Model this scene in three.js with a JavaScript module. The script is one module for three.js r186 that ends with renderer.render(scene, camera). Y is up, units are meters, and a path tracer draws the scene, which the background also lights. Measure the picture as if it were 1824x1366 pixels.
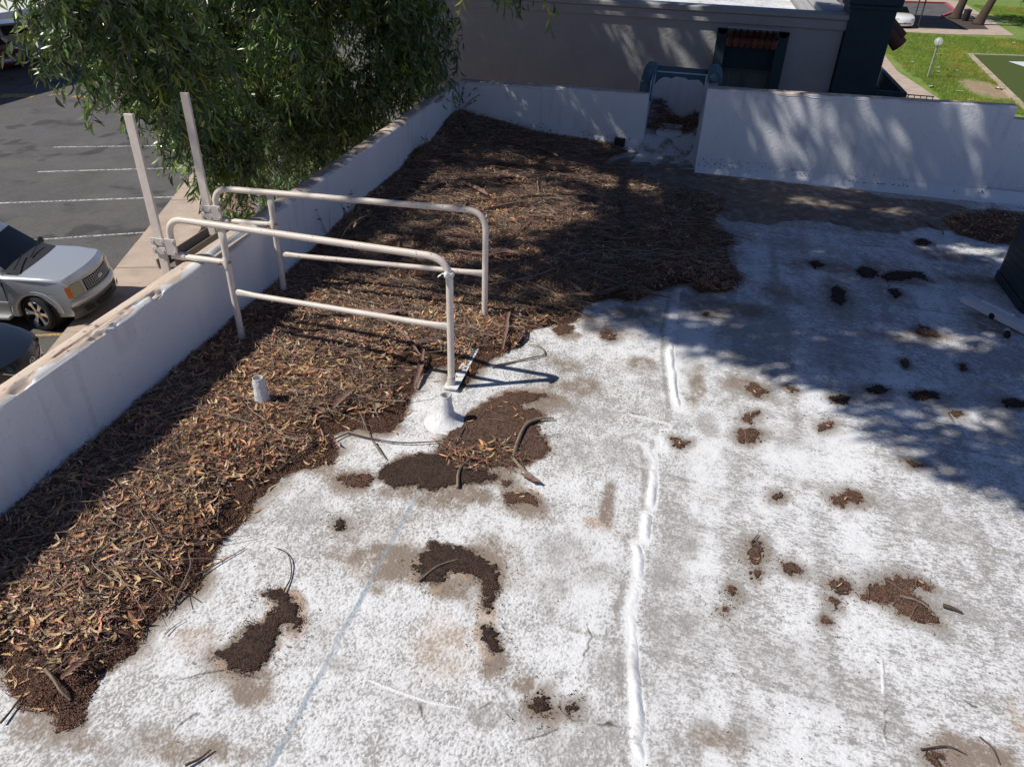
import * as THREE from 'three';
import { mergeGeometries, mergeVertices, toCreasedNormals } from 'three/addons/utils/BufferGeometryUtils.js';
import { RoundedBoxGeometry } from 'three/addons/geometries/RoundedBoxGeometry.js';

// ---------------------------------------------------------------- camera, sky, sun, exposure
const scene = new THREE.Scene();
const camera = new THREE.PerspectiveCamera(54.36, 1024 / 766, 0.05, 600);
camera.position.set(0, 3, 0);
camera.rotation.order = 'YXZ';
camera.rotation.set(-33.28 * Math.PI / 180, 12.13 * Math.PI / 180, 2.106 * Math.PI / 180);
const renderer = new THREE.WebGLRenderer({ antialias: true });
renderer.toneMapping = THREE.LinearToneMapping;
renderer.toneMappingExposure = 1.0;
renderer.shadowMap.enabled = true;
const SUN = new THREE.Vector3(-0.765, 1, 0.35).normalize();
{
  const w = 256, h = 128, d = new Float32Array(w * h * 4);
  for (let j = 0; j < h; j++) for (let i = 0; i < w; i++) {
    const el = ((j + 0.5) / h - 0.5) * Math.PI, az = ((i + 0.5) / w - 0.5) * 2 * Math.PI;
    const v = new THREE.Vector3(Math.cos(el) * Math.cos(az), Math.sin(el), Math.cos(el) * Math.sin(az));
    const e = Math.max(0, v.y), k = Math.pow(1 - e, 3.2), c = Math.max(0, v.dot(SUN));
    const g = 0.35 * Math.pow(c, 12) + 0.25 * Math.pow(c, 3);
    let r = 0.038 + 0.29 * k + g * 0.14, gg = 0.075 + 0.355 * k + g * 0.15, b = 0.2 + 0.45 * k + g * 0.17;
    if (v.y < 0) { r = 0.16; gg = 0.145; b = 0.125; }
    const o = (j * w + i) * 4; d[o] = r; d[o + 1] = gg; d[o + 2] = b; d[o + 3] = 1;
  }
  const sky = new THREE.DataTexture(d, w, h, THREE.RGBAFormat, THREE.FloatType);
  sky.mapping = THREE.EquirectangularReflectionMapping; sky.magFilter = THREE.LinearFilter; sky.minFilter = THREE.LinearFilter; sky.needsUpdate = true;
  scene.background = sky; scene.environment = sky;
  const sun = new THREE.DirectionalLight(new THREE.Color(1, 0.955, 0.885), 4.25);
  sun.position.copy(SUN).multiplyScalar(60); sun.target.position.set(0, 0, -8);
  sun.position.add(sun.target.position);
  sun.castShadow = true; sun.shadow.mapSize.set(4096, 4096);
  Object.assign(sun.shadow.camera, { left: -45, right: 45, top: 45, bottom: -45, near: 1, far: 160 });
  scene.add(sun, sun.target);
}
// ---------------------------------------------------------------- helpers
const G = -5.2;                                   // street level below the roof
function rng(seed) { let a = seed >>> 0; return () => { a = (a + 0x6D2B79F5) | 0; let t = Math.imul(a ^ (a >>> 15), 1 | a); t = (t + Math.imul(t ^ (t >>> 7), 61 | t)) ^ t; return ((t ^ (t >>> 14)) >>> 0) / 4294967296; }; }
const perm = new Float32Array(65536); { const r = rng(77); for (let i = 0; i < 65536; i++) perm[i] = r(); }
function vn(x, y) {
  const xi = Math.floor(x), yi = Math.floor(y); let fx = x - xi, fy = y - yi; fx = fx * fx * (3 - 2 * fx); fy = fy * fy * (3 - 2 * fy);
  const a = xi & 255, b = (xi + 1) & 255, c = (yi & 255) << 8, e = ((yi + 1) & 255) << 8;
  const p = perm[c | a], q = perm[c | b], r = perm[e | a], s = perm[e | b];
  const u = p + (q - p) * fx; return u + (r + (s - r) * fx - u) * fy;
}
function fbm(x, y, n = 4) { let s = 0, a = 0.5, t = 0; for (let i = 0; i < n; i++) { s += a * vn(x, y); t += a; a *= 0.5; x = x * 2.03 + 17.3; y = y * 2.03 + 9.1; } return s / t; }
const clamp = (x, a = 0, b = 1) => Math.min(b, Math.max(a, x));
const sst = (a, b, x) => { const t = clamp((x - a) / (b - a)); return t * t * (3 - 2 * t); };
const mix = (a, b, t) => a + (b - a) * t;
const V = (x, y, z) => new THREE.Vector3(x, y, z);
const col = (r, g, b) => new THREE.Color().setRGB(r, g, b);
function std(c, rough = 0.8, o = {}) { return new THREE.MeshStandardMaterial({ color: Array.isArray(c) ? col(...c) : c, roughness: rough, side: THREE.DoubleSide, ...o }); }
const taken = {};
function numbered(n) { const k = taken[n] = (taken[n] ?? -1) + 1; return k ? n + '_' + String(k).padStart(3, '0') : n; }
function sh(m) { m.castShadow = true; m.receiveShadow = true; return m; }
function mesh(name, geo, mat, parent, label) {
  const m = sh(new THREE.Mesh(geo, mat)); if (parent) { m.name = name; parent.add(m); } else { m.name = numbered(name); scene.add(m); }
  if (label) m.userData.label = label; return m;
}
function tag(o, label, category, group, kind) { if (label) o.userData.label = label; if (category) o.userData.category = category; if (group) o.userData.group = group; if (kind) o.userData.kind = kind; return o; }
function thing(name, label, category, pos = [0, 0, 0], turn = 0, group) {
  const o = new THREE.Group(); o.name = numbered(name); o.position.set(...pos); o.rotation.y = turn; scene.add(o); return tag(o, label, category, group);
}
function struct(name, geo, mat, label) { const m = mesh(name, geo, mat); m.userData.kind = 'structure'; if (label) m.userData.label = label; return m; }
function box(w, h, d, x = 0, y = 0, z = 0, r = 0) { const g = r ? new RoundedBoxGeometry(w, h, d, 2, r) : new THREE.BoxGeometry(w, h, d); g.translate(x, y, z); return g; }
// box by its corners
function bx(x0, x1, y0, y1, z0, z1, r = 0) { return box(x1 - x0, y1 - y0, z1 - z0, (x0 + x1) / 2, (y0 + y1) / 2, (z0 + z1) / 2, r); }
function merge(list) { return mergeGeometries(list.map(g => { const q = g.index ? g.toNonIndexed() : g; for (const k of Object.keys(q.attributes)) if (!['position', 'normal', 'uv', 'color'].includes(k)) q.deleteAttribute(k); return q; })); }
function tex(data, w, h, srgb, rep = true) {
  const t = new THREE.DataTexture(data, w, h, THREE.RGBAFormat, THREE.UnsignedByteType);
  t.magFilter = THREE.LinearFilter; t.minFilter = THREE.LinearMipmapLinearFilter; t.generateMipmaps = true;
  if (rep) t.wrapS = t.wrapT = THREE.RepeatWrapping; if (srgb) t.colorSpace = THREE.SRGBColorSpace; t.needsUpdate = true; return t;
}
const enc = l => Math.round(255 * clamp(l <= 0.0031308 ? l * 12.92 : 1.055 * Math.pow(l, 1 / 2.4) - 0.055));
function paint(n, f, srgb = true, m = n) { const d = new Uint8Array(n * m * 4); for (let j = 0; j < m; j++) for (let i = 0; i < n; i++) { const c = f(i / n, j / m), o = (j * n + i) * 4; if (srgb) { d[o] = enc(c[0]); d[o + 1] = enc(c[1]); d[o + 2] = enc(c[2]); } else d[o] = d[o + 1] = d[o + 2] = Math.round(255 * clamp(c)); d[o + 3] = 255; } return tex(d, n, m, srgb); }
// tileable noise: period p cells
function tvn(x, y, p) { const w = (a) => ((a % p) + p) % p; const xi = Math.floor(x), yi = Math.floor(y); let fx = x - xi, fy = y - yi; fx = fx * fx * (3 - 2 * fx); fy = fy * fy * (3 - 2 * fy); const a = w(xi), b = w(xi + 1), c = w(yi) << 8, e = w(yi + 1) << 8; const u = perm[c | a] + (perm[c | b] - perm[c | a]) * fx; return u + (perm[e | a] + (perm[e | b] - perm[e | a]) * fx - u) * fy; }
function tfbm(u, v, p, n) { let s = 0, a = 0.5, t = 0; for (let i = 0; i < n; i++) { s += a * tvn(u * p + i * 3, v * p + i * 5, Math.min(p, 256)); t += a; a *= 0.6; p *= 2; } return s / t; }
// world-metre uv from position (plan or the larger wall plane)
function planUV(g, s = 1) { const p = g.attributes.position, n = g.attributes.normal, uv = new Float32Array(p.count * 2); for (let i = 0; i < p.count; i++) { const ax = Math.abs(n.getX(i)), ay = Math.abs(n.getY(i)), az = Math.abs(n.getZ(i)); let u, v; if (ay >= ax && ay >= az) { u = p.getX(i); v = p.getZ(i); } else if (ax > az) { u = p.getZ(i); v = p.getY(i); } else { u = p.getX(i); v = p.getY(i); } uv[i * 2] = u / s; uv[i * 2 + 1] = v / s; } g.setAttribute('uv', new THREE.BufferAttribute(uv, 2)); return g; }
// tube through points; rad a number or f(t)
function tube(pts, rad, seg = 8, flat = 1, smooth = 0, tint) {
  let P = pts.map(p => Array.isArray(p) ? V(...p) : p);
  if (smooth) P = new THREE.CatmullRomCurve3(P, false, 'centripetal').getPoints(smooth);
  const n = P.length, pos = [], idx = [], uv = [], cl = []; let N = null, len = 0;
  for (let i = 0; i < n; i++) {
    const T = P[Math.min(n - 1, i + 1)].clone().sub(P[Math.max(0, i - 1)]).normalize();
    if (!N) { N = Math.abs(T.y) < 0.9 ? V(0, 1, 0) : V(1, 0, 0); } N = N.clone().addScaledVector(T, -N.dot(T)).normalize();
    const B = T.clone().cross(N), t = i / (n - 1), r = typeof rad === 'function' ? rad(t) : rad; if (i) len += P[i].distanceTo(P[i - 1]);
    for (let k = 0; k <= seg; k++) { const a = k / seg * 2 * Math.PI, c = Math.cos(a) * r * flat, s = Math.sin(a) * r; pos.push(P[i].x + N.x * c + B.x * s, P[i].y + N.y * c + B.y * s, P[i].z + N.z * c + B.z * s); uv.push(k / seg * 6.28 * r, len); if (tint) cl.push(...tint); }
  }
  const W = seg + 1; for (let i = 0; i < n - 1; i++) for (let k = 0; k < seg; k++) { const a = i * W + k; idx.push(a, a + W, a + 1, a + 1, a + W, a + W + 1); }
  for (const [e, s] of [[0, 1], [n - 1, -1]]) { const c = pos.length / 3; pos.push(P[e].x, P[e].y, P[e].z); uv.push(0, 0); if (tint) cl.push(...tint); for (let k = 0; k < seg; k++) { const a = e * W + k; if (s > 0) idx.push(c, a, a + 1); else idx.push(c, a + 1, a); } }
  const g = new THREE.BufferGeometry(); g.setAttribute('position', new THREE.Float32BufferAttribute(pos, 3)); g.setAttribute('uv', new THREE.Float32BufferAttribute(uv, 2)); if (tint) g.setAttribute('color', new THREE.Float32BufferAttribute(cl, 3)); g.setIndex(idx); g.computeVertexNormals(); return g;
}
// polyline with rounded corners
function fillet(pts, r, k = 6) { const P = pts.map(p => V(...p)), out = [P[0]]; for (let i = 1; i < P.length - 1; i++) { const a = P[i - 1].clone().sub(P[i]), b = P[i + 1].clone().sub(P[i]); const q = Math.min(r, a.length() * 0.49, b.length() * 0.49); a.setLength(q).add(P[i]); b.setLength(q).add(P[i]); for (let j = 0; j <= k; j++) { const t = j / k; out.push(a.clone().multiplyScalar((1 - t) ** 2).addScaledVector(P[i], 2 * t * (1 - t)).addScaledVector(b, t * t)); } } out.push(P[P.length - 1]); return out; }
function grid(nx, ny, f) { // f(u,v) -> [x,y,z] ; returns indexed geometry with 0..1 uv
  const pos = [], uv = [], idx = []; for (let j = 0; j <= ny; j++) for (let i = 0; i <= nx; i++) { pos.push(...f(i / nx, j / ny)); uv.push(i / nx, j / ny); }
  for (let j = 0; j < ny; j++) for (let i = 0; i < nx; i++) { const a = j * (nx + 1) + i; idx.push(a, a + 1, a + nx + 1, a + 1, a + nx + 2, a + nx + 1); }
  const g = new THREE.BufferGeometry(); g.setAttribute('position', new THREE.Float32BufferAttribute(pos, 3)); g.setAttribute('uv', new THREE.Float32BufferAttribute(uv, 2)); g.setIndex(idx); g.computeVertexNormals(); return g;
}
function inPoly(P, x, z) { let c = false; for (let i = 0, j = P.length - 1; i < P.length; j = i++) { const a = P[i], b = P[j]; if ((a[1] > z) !== (b[1] > z) && x < (b[0] - a[0]) * (z - a[1]) / (b[1] - a[1]) + a[0]) c = !c; } return c; }
function segDist(x, z, a, b) { const dx = b[0] - a[0], dz = b[1] - a[1], t = clamp(((x - a[0]) * dx + (z - a[1]) * dz) / (dx * dx + dz * dz + 1e-9)); return Math.hypot(x - a[0] - t * dx, z - a[1] - t * dz); }
function polyDist(P, x, z, closed = true) { let d = 1e9; for (let i = closed ? 0 : 1; i < P.length; i++) d = Math.min(d, segDist(x, z, P[(i || P.length) - 1], P[i])); return d; }
function bounds(P, m = 0) { let a = [1e9, 1e9, -1e9, -1e9]; for (const p of P) { a[0] = Math.min(a[0], p[0]); a[1] = Math.min(a[1], p[1]); a[2] = Math.max(a[2], p[0]); a[3] = Math.max(a[3], p[1]); } return [a[0] - m, a[1] - m, a[2] + m, a[3] + m]; }
function scatter(name, geo, mat, list, parent, colors) { // one InstancedMesh
  const m = sh(new THREE.InstancedMesh(geo, mat, list.length)); list.forEach((q, i) => m.setMatrixAt(i, q)); if (colors) colors.forEach((c, i) => m.setColorAt(i, c));
  if (parent) { m.name = name; parent.add(m); } else { m.name = numbered(name); scene.add(m); } m.userData.kind = 'stuff'; return m;
}
const mat4 = (x, y, z, rx, ry, rz, s, sy = s, sz = s) => new THREE.Matrix4().compose(V(x, y, z), new THREE.Quaternion().setFromEuler(new THREE.Euler(rx, ry, rz, 'YXZ')), V(s, sy, sz));
function tint(g, c) { const n = g.attributes.position.count, a = new Float32Array(n * 3); for (let i = 0; i < n; i++) a.set(c, i * 3); g.setAttribute('color', new THREE.BufferAttribute(a, 3)); return g; }
// ---------------------------------------------------------------- measured outlines, in metres on the roof [x, z]
const D = {"lit":[[-2.674,-1.573],[-2.577,-1.493],[-2.473,-1.448],[-2.405,-1.405],[-2.325,-1.409],[-2.26,-1.415],[-2.19,-1.359],[-2.121,-1.397],[-2.17,-1.499],[-2.184,-1.574],[-2.186,-1.639],[-2.155,-1.714],[-2.129,-1.777],[-2.158,-1.901],[-2.125,-2.031],[-2.064,-2.175],[-2.101,-2.362],[-2.125,-2.482],[-2.098,-2.668],[-2.117,-2.856],[-2.072,-3.075],[-1.978,-3.183],[-1.836,-3.279],[-1.854,-3.401],[-1.968,-3.522],[-1.906,-3.602],[-1.769,-3.653],[-1.613,-3.659],[-1.574,-3.826],[-1.612,-4.065],[-1.646,-4.327],[-1.605,-4.5],[-1.485,-4.567],[-1.355,-4.302],[-1.301,-4.317],[-1.252,-4.568],[-1.204,-4.75],[-1.032,-5.022],[-1.031,-5.163],[-0.997,-5.289],[-0.837,-5.436],[-0.683,-5.512],[-0.649,-5.657],[-0.658,-5.838],[-0.445,-6.072],[-0.22,-6.082],[-0.015,-6.356],[0.105,-6.502],[0.246,-6.582],[0.338,-6.426],[0.564,-6.495],[0.722,-6.855],[0.62,-7.16],[0.567,-7.583],[0.683,-7.776],[0.46,-8.034],[0.414,-8.406],[0.57,-8.758],[0.438,-9.118],[0.068,-9.143],[-0.178,-9.278],[-0.87,-9.797],[-1.054,-10.067],[-0.918,-10.524],[-0.677,-10.868],[-0.778,-11.071],[-1.15,-10.87],[-3.3,-10.87],[-3.3,-0.2],[-2.95,-0.6]],
"silt":[[-0.986,-10.012],[-0.573,-10.588],[-0.143,-10.517],[0.097,-10.204],[0.573,-10.067],[1.484,-9.971],[2.937,-9.859],[3.301,-9.771],[4.28,-9.733],[4.16,-9.18],[3.098,-8.911],[2.586,-8.713],[2.207,-8.557],[1.861,-8.62],[1.513,-8.78],[1.25,-8.549],[1.058,-8.398],[0.692,-8.369],[0.474,-8.612],[0.306,-9.074],[-0.25,-9.321]],"lit2":[[3.106,-9.202],[3.332,-9.388],[3.742,-9.559],[4.173,-9.584],[3.975,-8.783],[3.544,-8.647],[3.287,-8.631],[3.129,-8.799]],
"pat":{"P1":[[-1.172,-3.993],[-1.064,-4.185],[-0.941,-4.352],[-0.785,-4.396],[-0.681,-4.389],[-0.818,-4.262],[-0.851,-4.174],[-0.69,-4.17],[-0.682,-3.997],[-0.557,-3.81],[-0.573,-3.703],[-0.683,-3.568],[-0.833,-3.516],[-0.926,-3.524],[-1.079,-3.448],[-1.227,-3.564],[-1.23,-3.791]],"P2":[[-1.512,-3.229],[-1.474,-3.396],[-1.36,-3.491],[-1.194,-3.555],[-1.129,-3.468],[-0.945,-3.462],[-0.831,-3.438],[-0.783,-3.418],[-0.909,-3.33],[-1.036,-3.306],[-1.145,-3.202],[-1.265,-3.222],[-1.369,-3.167]],"P3":[[-1.731,-3.153],[-1.625,-3.22],[-1.544,-3.21],[-1.544,-3.156],[-1.647,-3.102]],"P4":[[-0.727,-3.275],[-0.646,-3.328],[-0.548,-3.319],[-0.518,-3.241],[-0.609,-3.241],[-0.673,-3.194]],"P5":[[-0.757,-3.382],[-0.74,-3.414],[-0.715,-3.383],[-0.728,-3.337]],"P6":[[-1.051,-2.618],[-1.031,-2.669],[-1.023,-2.795],[-0.952,-2.797],[-0.868,-2.784],[-0.763,-2.783],[-0.689,-2.706],[-0.63,-2.705],[-0.601,-2.641],[-0.591,-2.527],[-0.586,-2.418],[-0.622,-2.423],[-0.64,-2.447],[-0.637,-2.523],[-0.673,-2.614],[-0.725,-2.616],[-0.824,-2.637],[-0.88,-2.647],[-0.879,-2.567],[-0.902,-2.506],[-0.969,-2.543],[-1.009,-2.54]],"P7":[[-0.601,-2.326],[-0.57,-2.337],[-0.532,-2.32],[-0.501,-2.241],[-0.481,-2.22],[-0.512,-2.179],[-0.549,-2.235],[-0.592,-2.27]],"P8":[[-1.74,-1.86],[-1.723,-1.928],[-1.709,-2.005],[-1.632,-2.08],[-1.607,-2.156],[-1.65,-2.203],[-1.743,-2.238],[-1.661,-2.282],[-1.577,-2.252],[-1.528,-2.191],[-1.459,-2.125],[-1.461,-2.07],[-1.505,-2.065],[-1.515,-2.117],[-1.552,-2.087],[-1.555,-2.025],[-1.519,-1.968],[-1.529,-1.871],[-1.571,-1.805],[-1.668,-1.816]],"P9":[[-1.596,-2.785],[-1.589,-2.829],[-1.552,-2.816],[-1.533,-2.766],[-1.559,-2.749]],"P10":[[-0.293,-1.968],[-0.261,-2.011],[-0.244,-2.038],[-0.214,-2.003],[-0.182,-1.955],[-0.229,-1.937],[-0.267,-1.939]],"P11":[[-0.131,-1.99],[-0.106,-2.025],[-0.083,-2.037],[-0.09,-1.984],[-0.112,-1.967]],"P12":[[0.722,-4.895],[0.773,-4.972],[0.837,-4.943],[0.861,-4.857],[0.798,-4.779],[0.744,-4.809]],"P13":[[0.684,-4.461],[0.728,-4.542],[0.8,-4.619],[0.766,-4.525],[0.725,-4.431]],"P14":[[0.648,-4.303],[0.708,-4.36],[0.819,-4.351],[0.778,-4.25],[0.725,-4.178],[0.668,-4.206]],"P15":[[0.214,-4.131],[0.274,-4.109],[0.336,-4.114],[0.285,-4.025],[0.241,-4.038]],"P16":[[0.843,-3.703],[0.878,-3.744],[0.916,-3.713],[0.879,-3.651],[0.847,-3.652]],"P17":[[1.196,-3.784],[1.255,-3.784],[1.298,-3.87],[1.38,-3.871],[1.354,-3.76],[1.302,-3.776],[1.252,-3.712],[1.202,-3.718]],"P18":[[0.689,-3.171],[0.722,-3.255],[0.759,-3.274],[0.761,-3.169],[0.722,-3.082],[0.693,-3.108]],"P19":[[0.696,-3.018],[0.726,-3.05],[0.761,-3.043],[0.718,-2.975]],"P20":[[0.872,-3.139],[0.925,-3.145],[0.97,-3.123],[0.95,-3.085],[0.901,-3.056],[0.873,-3.073]],"P21":[[0.572,-2.873],[0.595,-2.895],[0.623,-2.856],[0.6,-2.835]],"P22":[[1.107,-3.054],[1.169,-3.103],[1.222,-3.069],[1.204,-3.025],[1.145,-2.994],[1.114,-3.017]],"P23":[[1.242,-3.012],[1.314,-3.085],[1.434,-3.165],[1.483,-3.202],[1.582,-3.204],[1.64,-3.164],[1.527,-3.142],[1.482,-3.091],[1.555,-3.072],[1.592,-2.991],[1.615,-2.904],[1.523,-2.915],[1.443,-2.916],[1.402,-2.986],[1.322,-2.995]],"P24":[[1.183,-4.493],[1.235,-4.575],[1.3,-4.62],[1.275,-4.532],[1.201,-4.458]],"P25":[[1.314,-4.941],[1.405,-4.982],[1.464,-4.953],[1.413,-4.865],[1.343,-4.86]],"P26":[[1.601,-5.146],[1.681,-5.2],[1.761,-5.16],[1.693,-5.079],[1.616,-5.088]],"P27":[[1.914,-5.142],[2.02,-5.203],[2.125,-5.186],[2.004,-5.092],[1.926,-5.084]],"P28":[[2.557,-5.233],[2.649,-5.29],[2.728,-5.252],[2.687,-5.167],[2.587,-5.153]],"P29":[[1.706,-4.286],[1.762,-4.289],[1.812,-4.268],[1.785,-4.237],[1.731,-4.234]],"P30":[[2.16,-6.22],[2.216,-6.318],[2.308,-6.243],[2.35,-6.195],[2.266,-6.131],[2.181,-6.145]],"P31":[[1.532,-6.788],[1.599,-6.931],[1.662,-6.876],[1.644,-6.655],[1.566,-6.493],[1.533,-6.621]],"P32":[[2.079,-7.003],[2.163,-7.028],[2.171,-6.908],[2.095,-6.814]],"P33":[[1.837,-7.343],[1.931,-7.482],[2.034,-7.404],[1.99,-7.256],[1.893,-7.227]],"P34":[[2.07,-7.307],[2.243,-7.468],[2.458,-7.507],[2.515,-7.338],[2.38,-7.376],[2.202,-7.243],[2.095,-7.21]],"P35":[[2.59,-8.378],[2.683,-8.473],[2.74,-8.393],[2.67,-8.276],[2.59,-8.266]],"P36":[[0.994,-5.004],[1.049,-4.988],[1.094,-4.955],[1.052,-4.927]],"P37":[[1.389,-2.151],[1.436,-2.183],[1.467,-2.16],[1.43,-2.116],[1.393,-2.116]],"P38":[[1.094,-2.942],[1.124,-2.958],[1.121,-2.889],[1.1,-2.899]],"P39":[[1.029,-2.792],[1.063,-2.816],[1.077,-2.791],[1.042,-2.767]],"P40":[[-0.829,-5.368],[-0.769,-5.456],[-0.675,-5.463],[-0.665,-5.347],[-0.757,-5.281]],"P41":[[-0.431,-5.397],[-0.382,-5.45],[-0.299,-5.377],[-0.326,-5.294],[-0.394,-5.33]],"P42":[[1.388,-7.398],[1.482,-7.484],[1.551,-7.42],[1.465,-7.31]],"P43":[[0.391,-6.031],[0.429,-6.042],[0.411,-5.93]],"P44":[[2.38,-5.701],[2.42,-5.73],[2.423,-5.644],[2.375,-5.613]],"P45":[[1.932,-5.641],[1.979,-5.69],[1.989,-5.57],[1.939,-5.522]],"P46":[[2.126,-4.958],[2.177,-4.986],[2.224,-4.964],[2.153,-4.916]],"P47":[[0.538,-2.728],[0.56,-2.742],[0.566,-2.714],[0.543,-2.701]]},
"stain":[[-1.17,-2.61,0.33,0.18,0,0.8],[-1.27,-2.54,0.18,0.1,1,0.6],[-1.51,-1.75,0.12,0.12,0,0.85],[-1.9,-1.9,0.16,0.13,1,0.35],[-0.98,-3.22,0.2,0.12,0,0.7],[-1.16,-3.12,0.3,0.12,0,0.6],[-0.83,-3.42,0.21,0.11,0,0.5],[-0.6,-3.19,0.15,0.14,0,0.7],[-0.33,-2.05,0.06,0.06,0,0.9],[-0.5,-2.14,0.08,0.12,0,0.8],[-0.67,-2.7,0.18,0.24,0,0.55],[-0.79,-2.51,0.17,0.09,0,0.6],[-0.79,-2.19,0.16,0.16,1,0.45],[-0.7,-2.09,0.16,0.12,1,0.4],[-1.67,-3.16,0.24,0.13,0,0.6],[-1.92,-3.23,0.14,0.08,0,0.6],[-0.52,-4.54,0.29,0.19,0,0.55],[-0.68,-4.27,0.24,0.17,0,0.7],[-0.44,-4.27,0.24,0.2,2,0.4],[-0.12,-3.32,0.05,0.22,0,0.7],[-0.17,-3.17,0.1,0.06,1,0.6],[-0.32,-2.92,0.22,0.17,2,0.5],[-0.32,-2.64,0.17,0.22,2,0.45],[-0.12,-2.81,0.12,0.16,2,0.4],[-0.12,-3.9,0.15,0.3,2,0.4],[-0.4,-3.82,0.22,0.24,2,0.35],[-0.07,-4.99,0.15,0.17,0,0.6],[0.36,-4.79,0.07,0.31,0,0.6],[0.72,-4.93,0.21,0.16,0,0.6],[0.76,-4.83,0.29,0.12,2,0.4],[0.93,-4.35,0.31,0.17,2,0.3],[0.33,-5.02,0.08,0.25,2,0.6],[0.08,-3.61,0.03,0.32,2,0.6],[0.45,-4.31,0.08,0.2,2,0.5],[0.37,-3.2,0.08,0.22,2,0.45],[0.26,-2.91,0.12,0.12,2,0.5],[0.74,-3.18,0.09,0.15,0,0.4],[1.48,-3.11,0.27,0.19,2,0.7],[1.71,-3.02,0.21,0.08,2,0.5],[1.83,-3.68,0.17,0.21,2,0.45],[1.58,-3.81,0.24,0.16,2,0.4],[1.4,-3.92,0.18,0.07,2,0.3],[1.07,-3.88,0.32,0.06,2,0.4],[1.29,-3.78,0.16,0.12,0,0.4],[0.89,-3.7,0.09,0.08,0,0.3],[1.49,-2.2,0.15,0.11,0,0.85],[1.65,-2.21,0.15,0.08,0,0.8],[1.82,-2.41,0.05,0.19,1,0.4],[0.53,-2.0,0.17,0.08,0,0.5],[0.67,-2.09,0.12,0.11,2,0.4],[0.46,-2.06,0.07,0.05,2,0.5],[0.84,-2.49,0.32,0.2,2,0.35],[1.08,-2.4,0.29,0.19,2,0.3],[-0.12,-1.81,0.21,0.1,2,0.4],[-0.28,-1.88,0.12,0.08,2,0.4],[0.01,-1.92,0.15,0.1,2,0.4],[0.06,-2.28,0.13,0.15,2,0.35],[-1.69,-1.39,0.21,0.08,0,0.55],[-1.86,-1.37,0.14,0.1,2,0.4],[-1.49,-1.44,0.14,0.06,0,0.6],[-2.05,-1.34,0.14,0.05,0,0.4],[-2.31,-1.36,0.12,0.09,0,0.6],[-0.61,-4.84,0.13,0.13,0,0.5],[-0.75,-4.88,0.11,0.1,0,0.6],[0.42,-6.16,0.3,0.28,0,0.6],[0.8,-6.17,0.23,0.15,0,0.8],[1.07,-6.65,0.27,0.22,0,0.5],[1.58,-6.74,0.16,0.5,0,0.5],[2.17,-7.37,0.46,0.36,0,0.5],[1.6,-7.39,0.46,0.2,0,0.5],[2.13,-6.85,0.22,0.19,0,0.4],[2.23,-6.17,0.25,0.15,0,0.6],[1.85,-6.01,0.34,0.1,0,0.4],[1.07,-5.88,0.29,0.26,2,0.4],[0.79,-5.6,0.28,0.38,2,0.4],[1.47,-5.53,0.41,0.28,2,0.4],[1.65,-5.08,0.3,0.15,0,0.4],[2.02,-5.15,0.3,0.12,0,0.4],[2.4,-5.3,0.26,0.26,2,0.4],[2.43,-4.87,0.24,0.31,2,0.35],[2.96,-7.47,0.34,0.18,0,0.7],[2.88,-8.01,0.43,0.2,0,0.5],[2.84,-6.5,0.25,0.24,0,0.7],[1.79,-4.25,0.26,0.13,2,0.4],[1.83,-4.44,0.23,0.08,2,0.35],[-0.24,-5.8,0.34,0.21,0,0.55],[-0.39,-5.45,0.28,0.13,0,0.6],[-0.51,-5.62,0.19,0.12,0,0.5],[-0.69,-5.28,0.14,0.09,0,0.7],[1.31,-7.82,0.55,0.19,2,0.35],[1.67,-6.37,0.46,0.18,2,0.35],[1.3,-6.48,0.31,0.17,2,0.35],[0.91,-3.12,0.15,0.09,2,0.35],[0.61,-2.85,0.1,0.1,2,0.3],[0.26,-2.5,0.08,0.2,2,0.4],[0.42,-2.58,0.14,0.21,2,0.3],[-1.2,-1.96,0.15,0.05,2,0.35],[-1.38,-2.1,0.16,0.13,2,0.25],[-1.41,-2.72,0.28,0.26,0,0.3],[-1.83,-2.88,0.16,0.19,2,0.3],[-0.81,-1.85,0.22,0.06,2,0.35],[-0.5,-1.87,0.2,0.05,2,0.4]],
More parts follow.
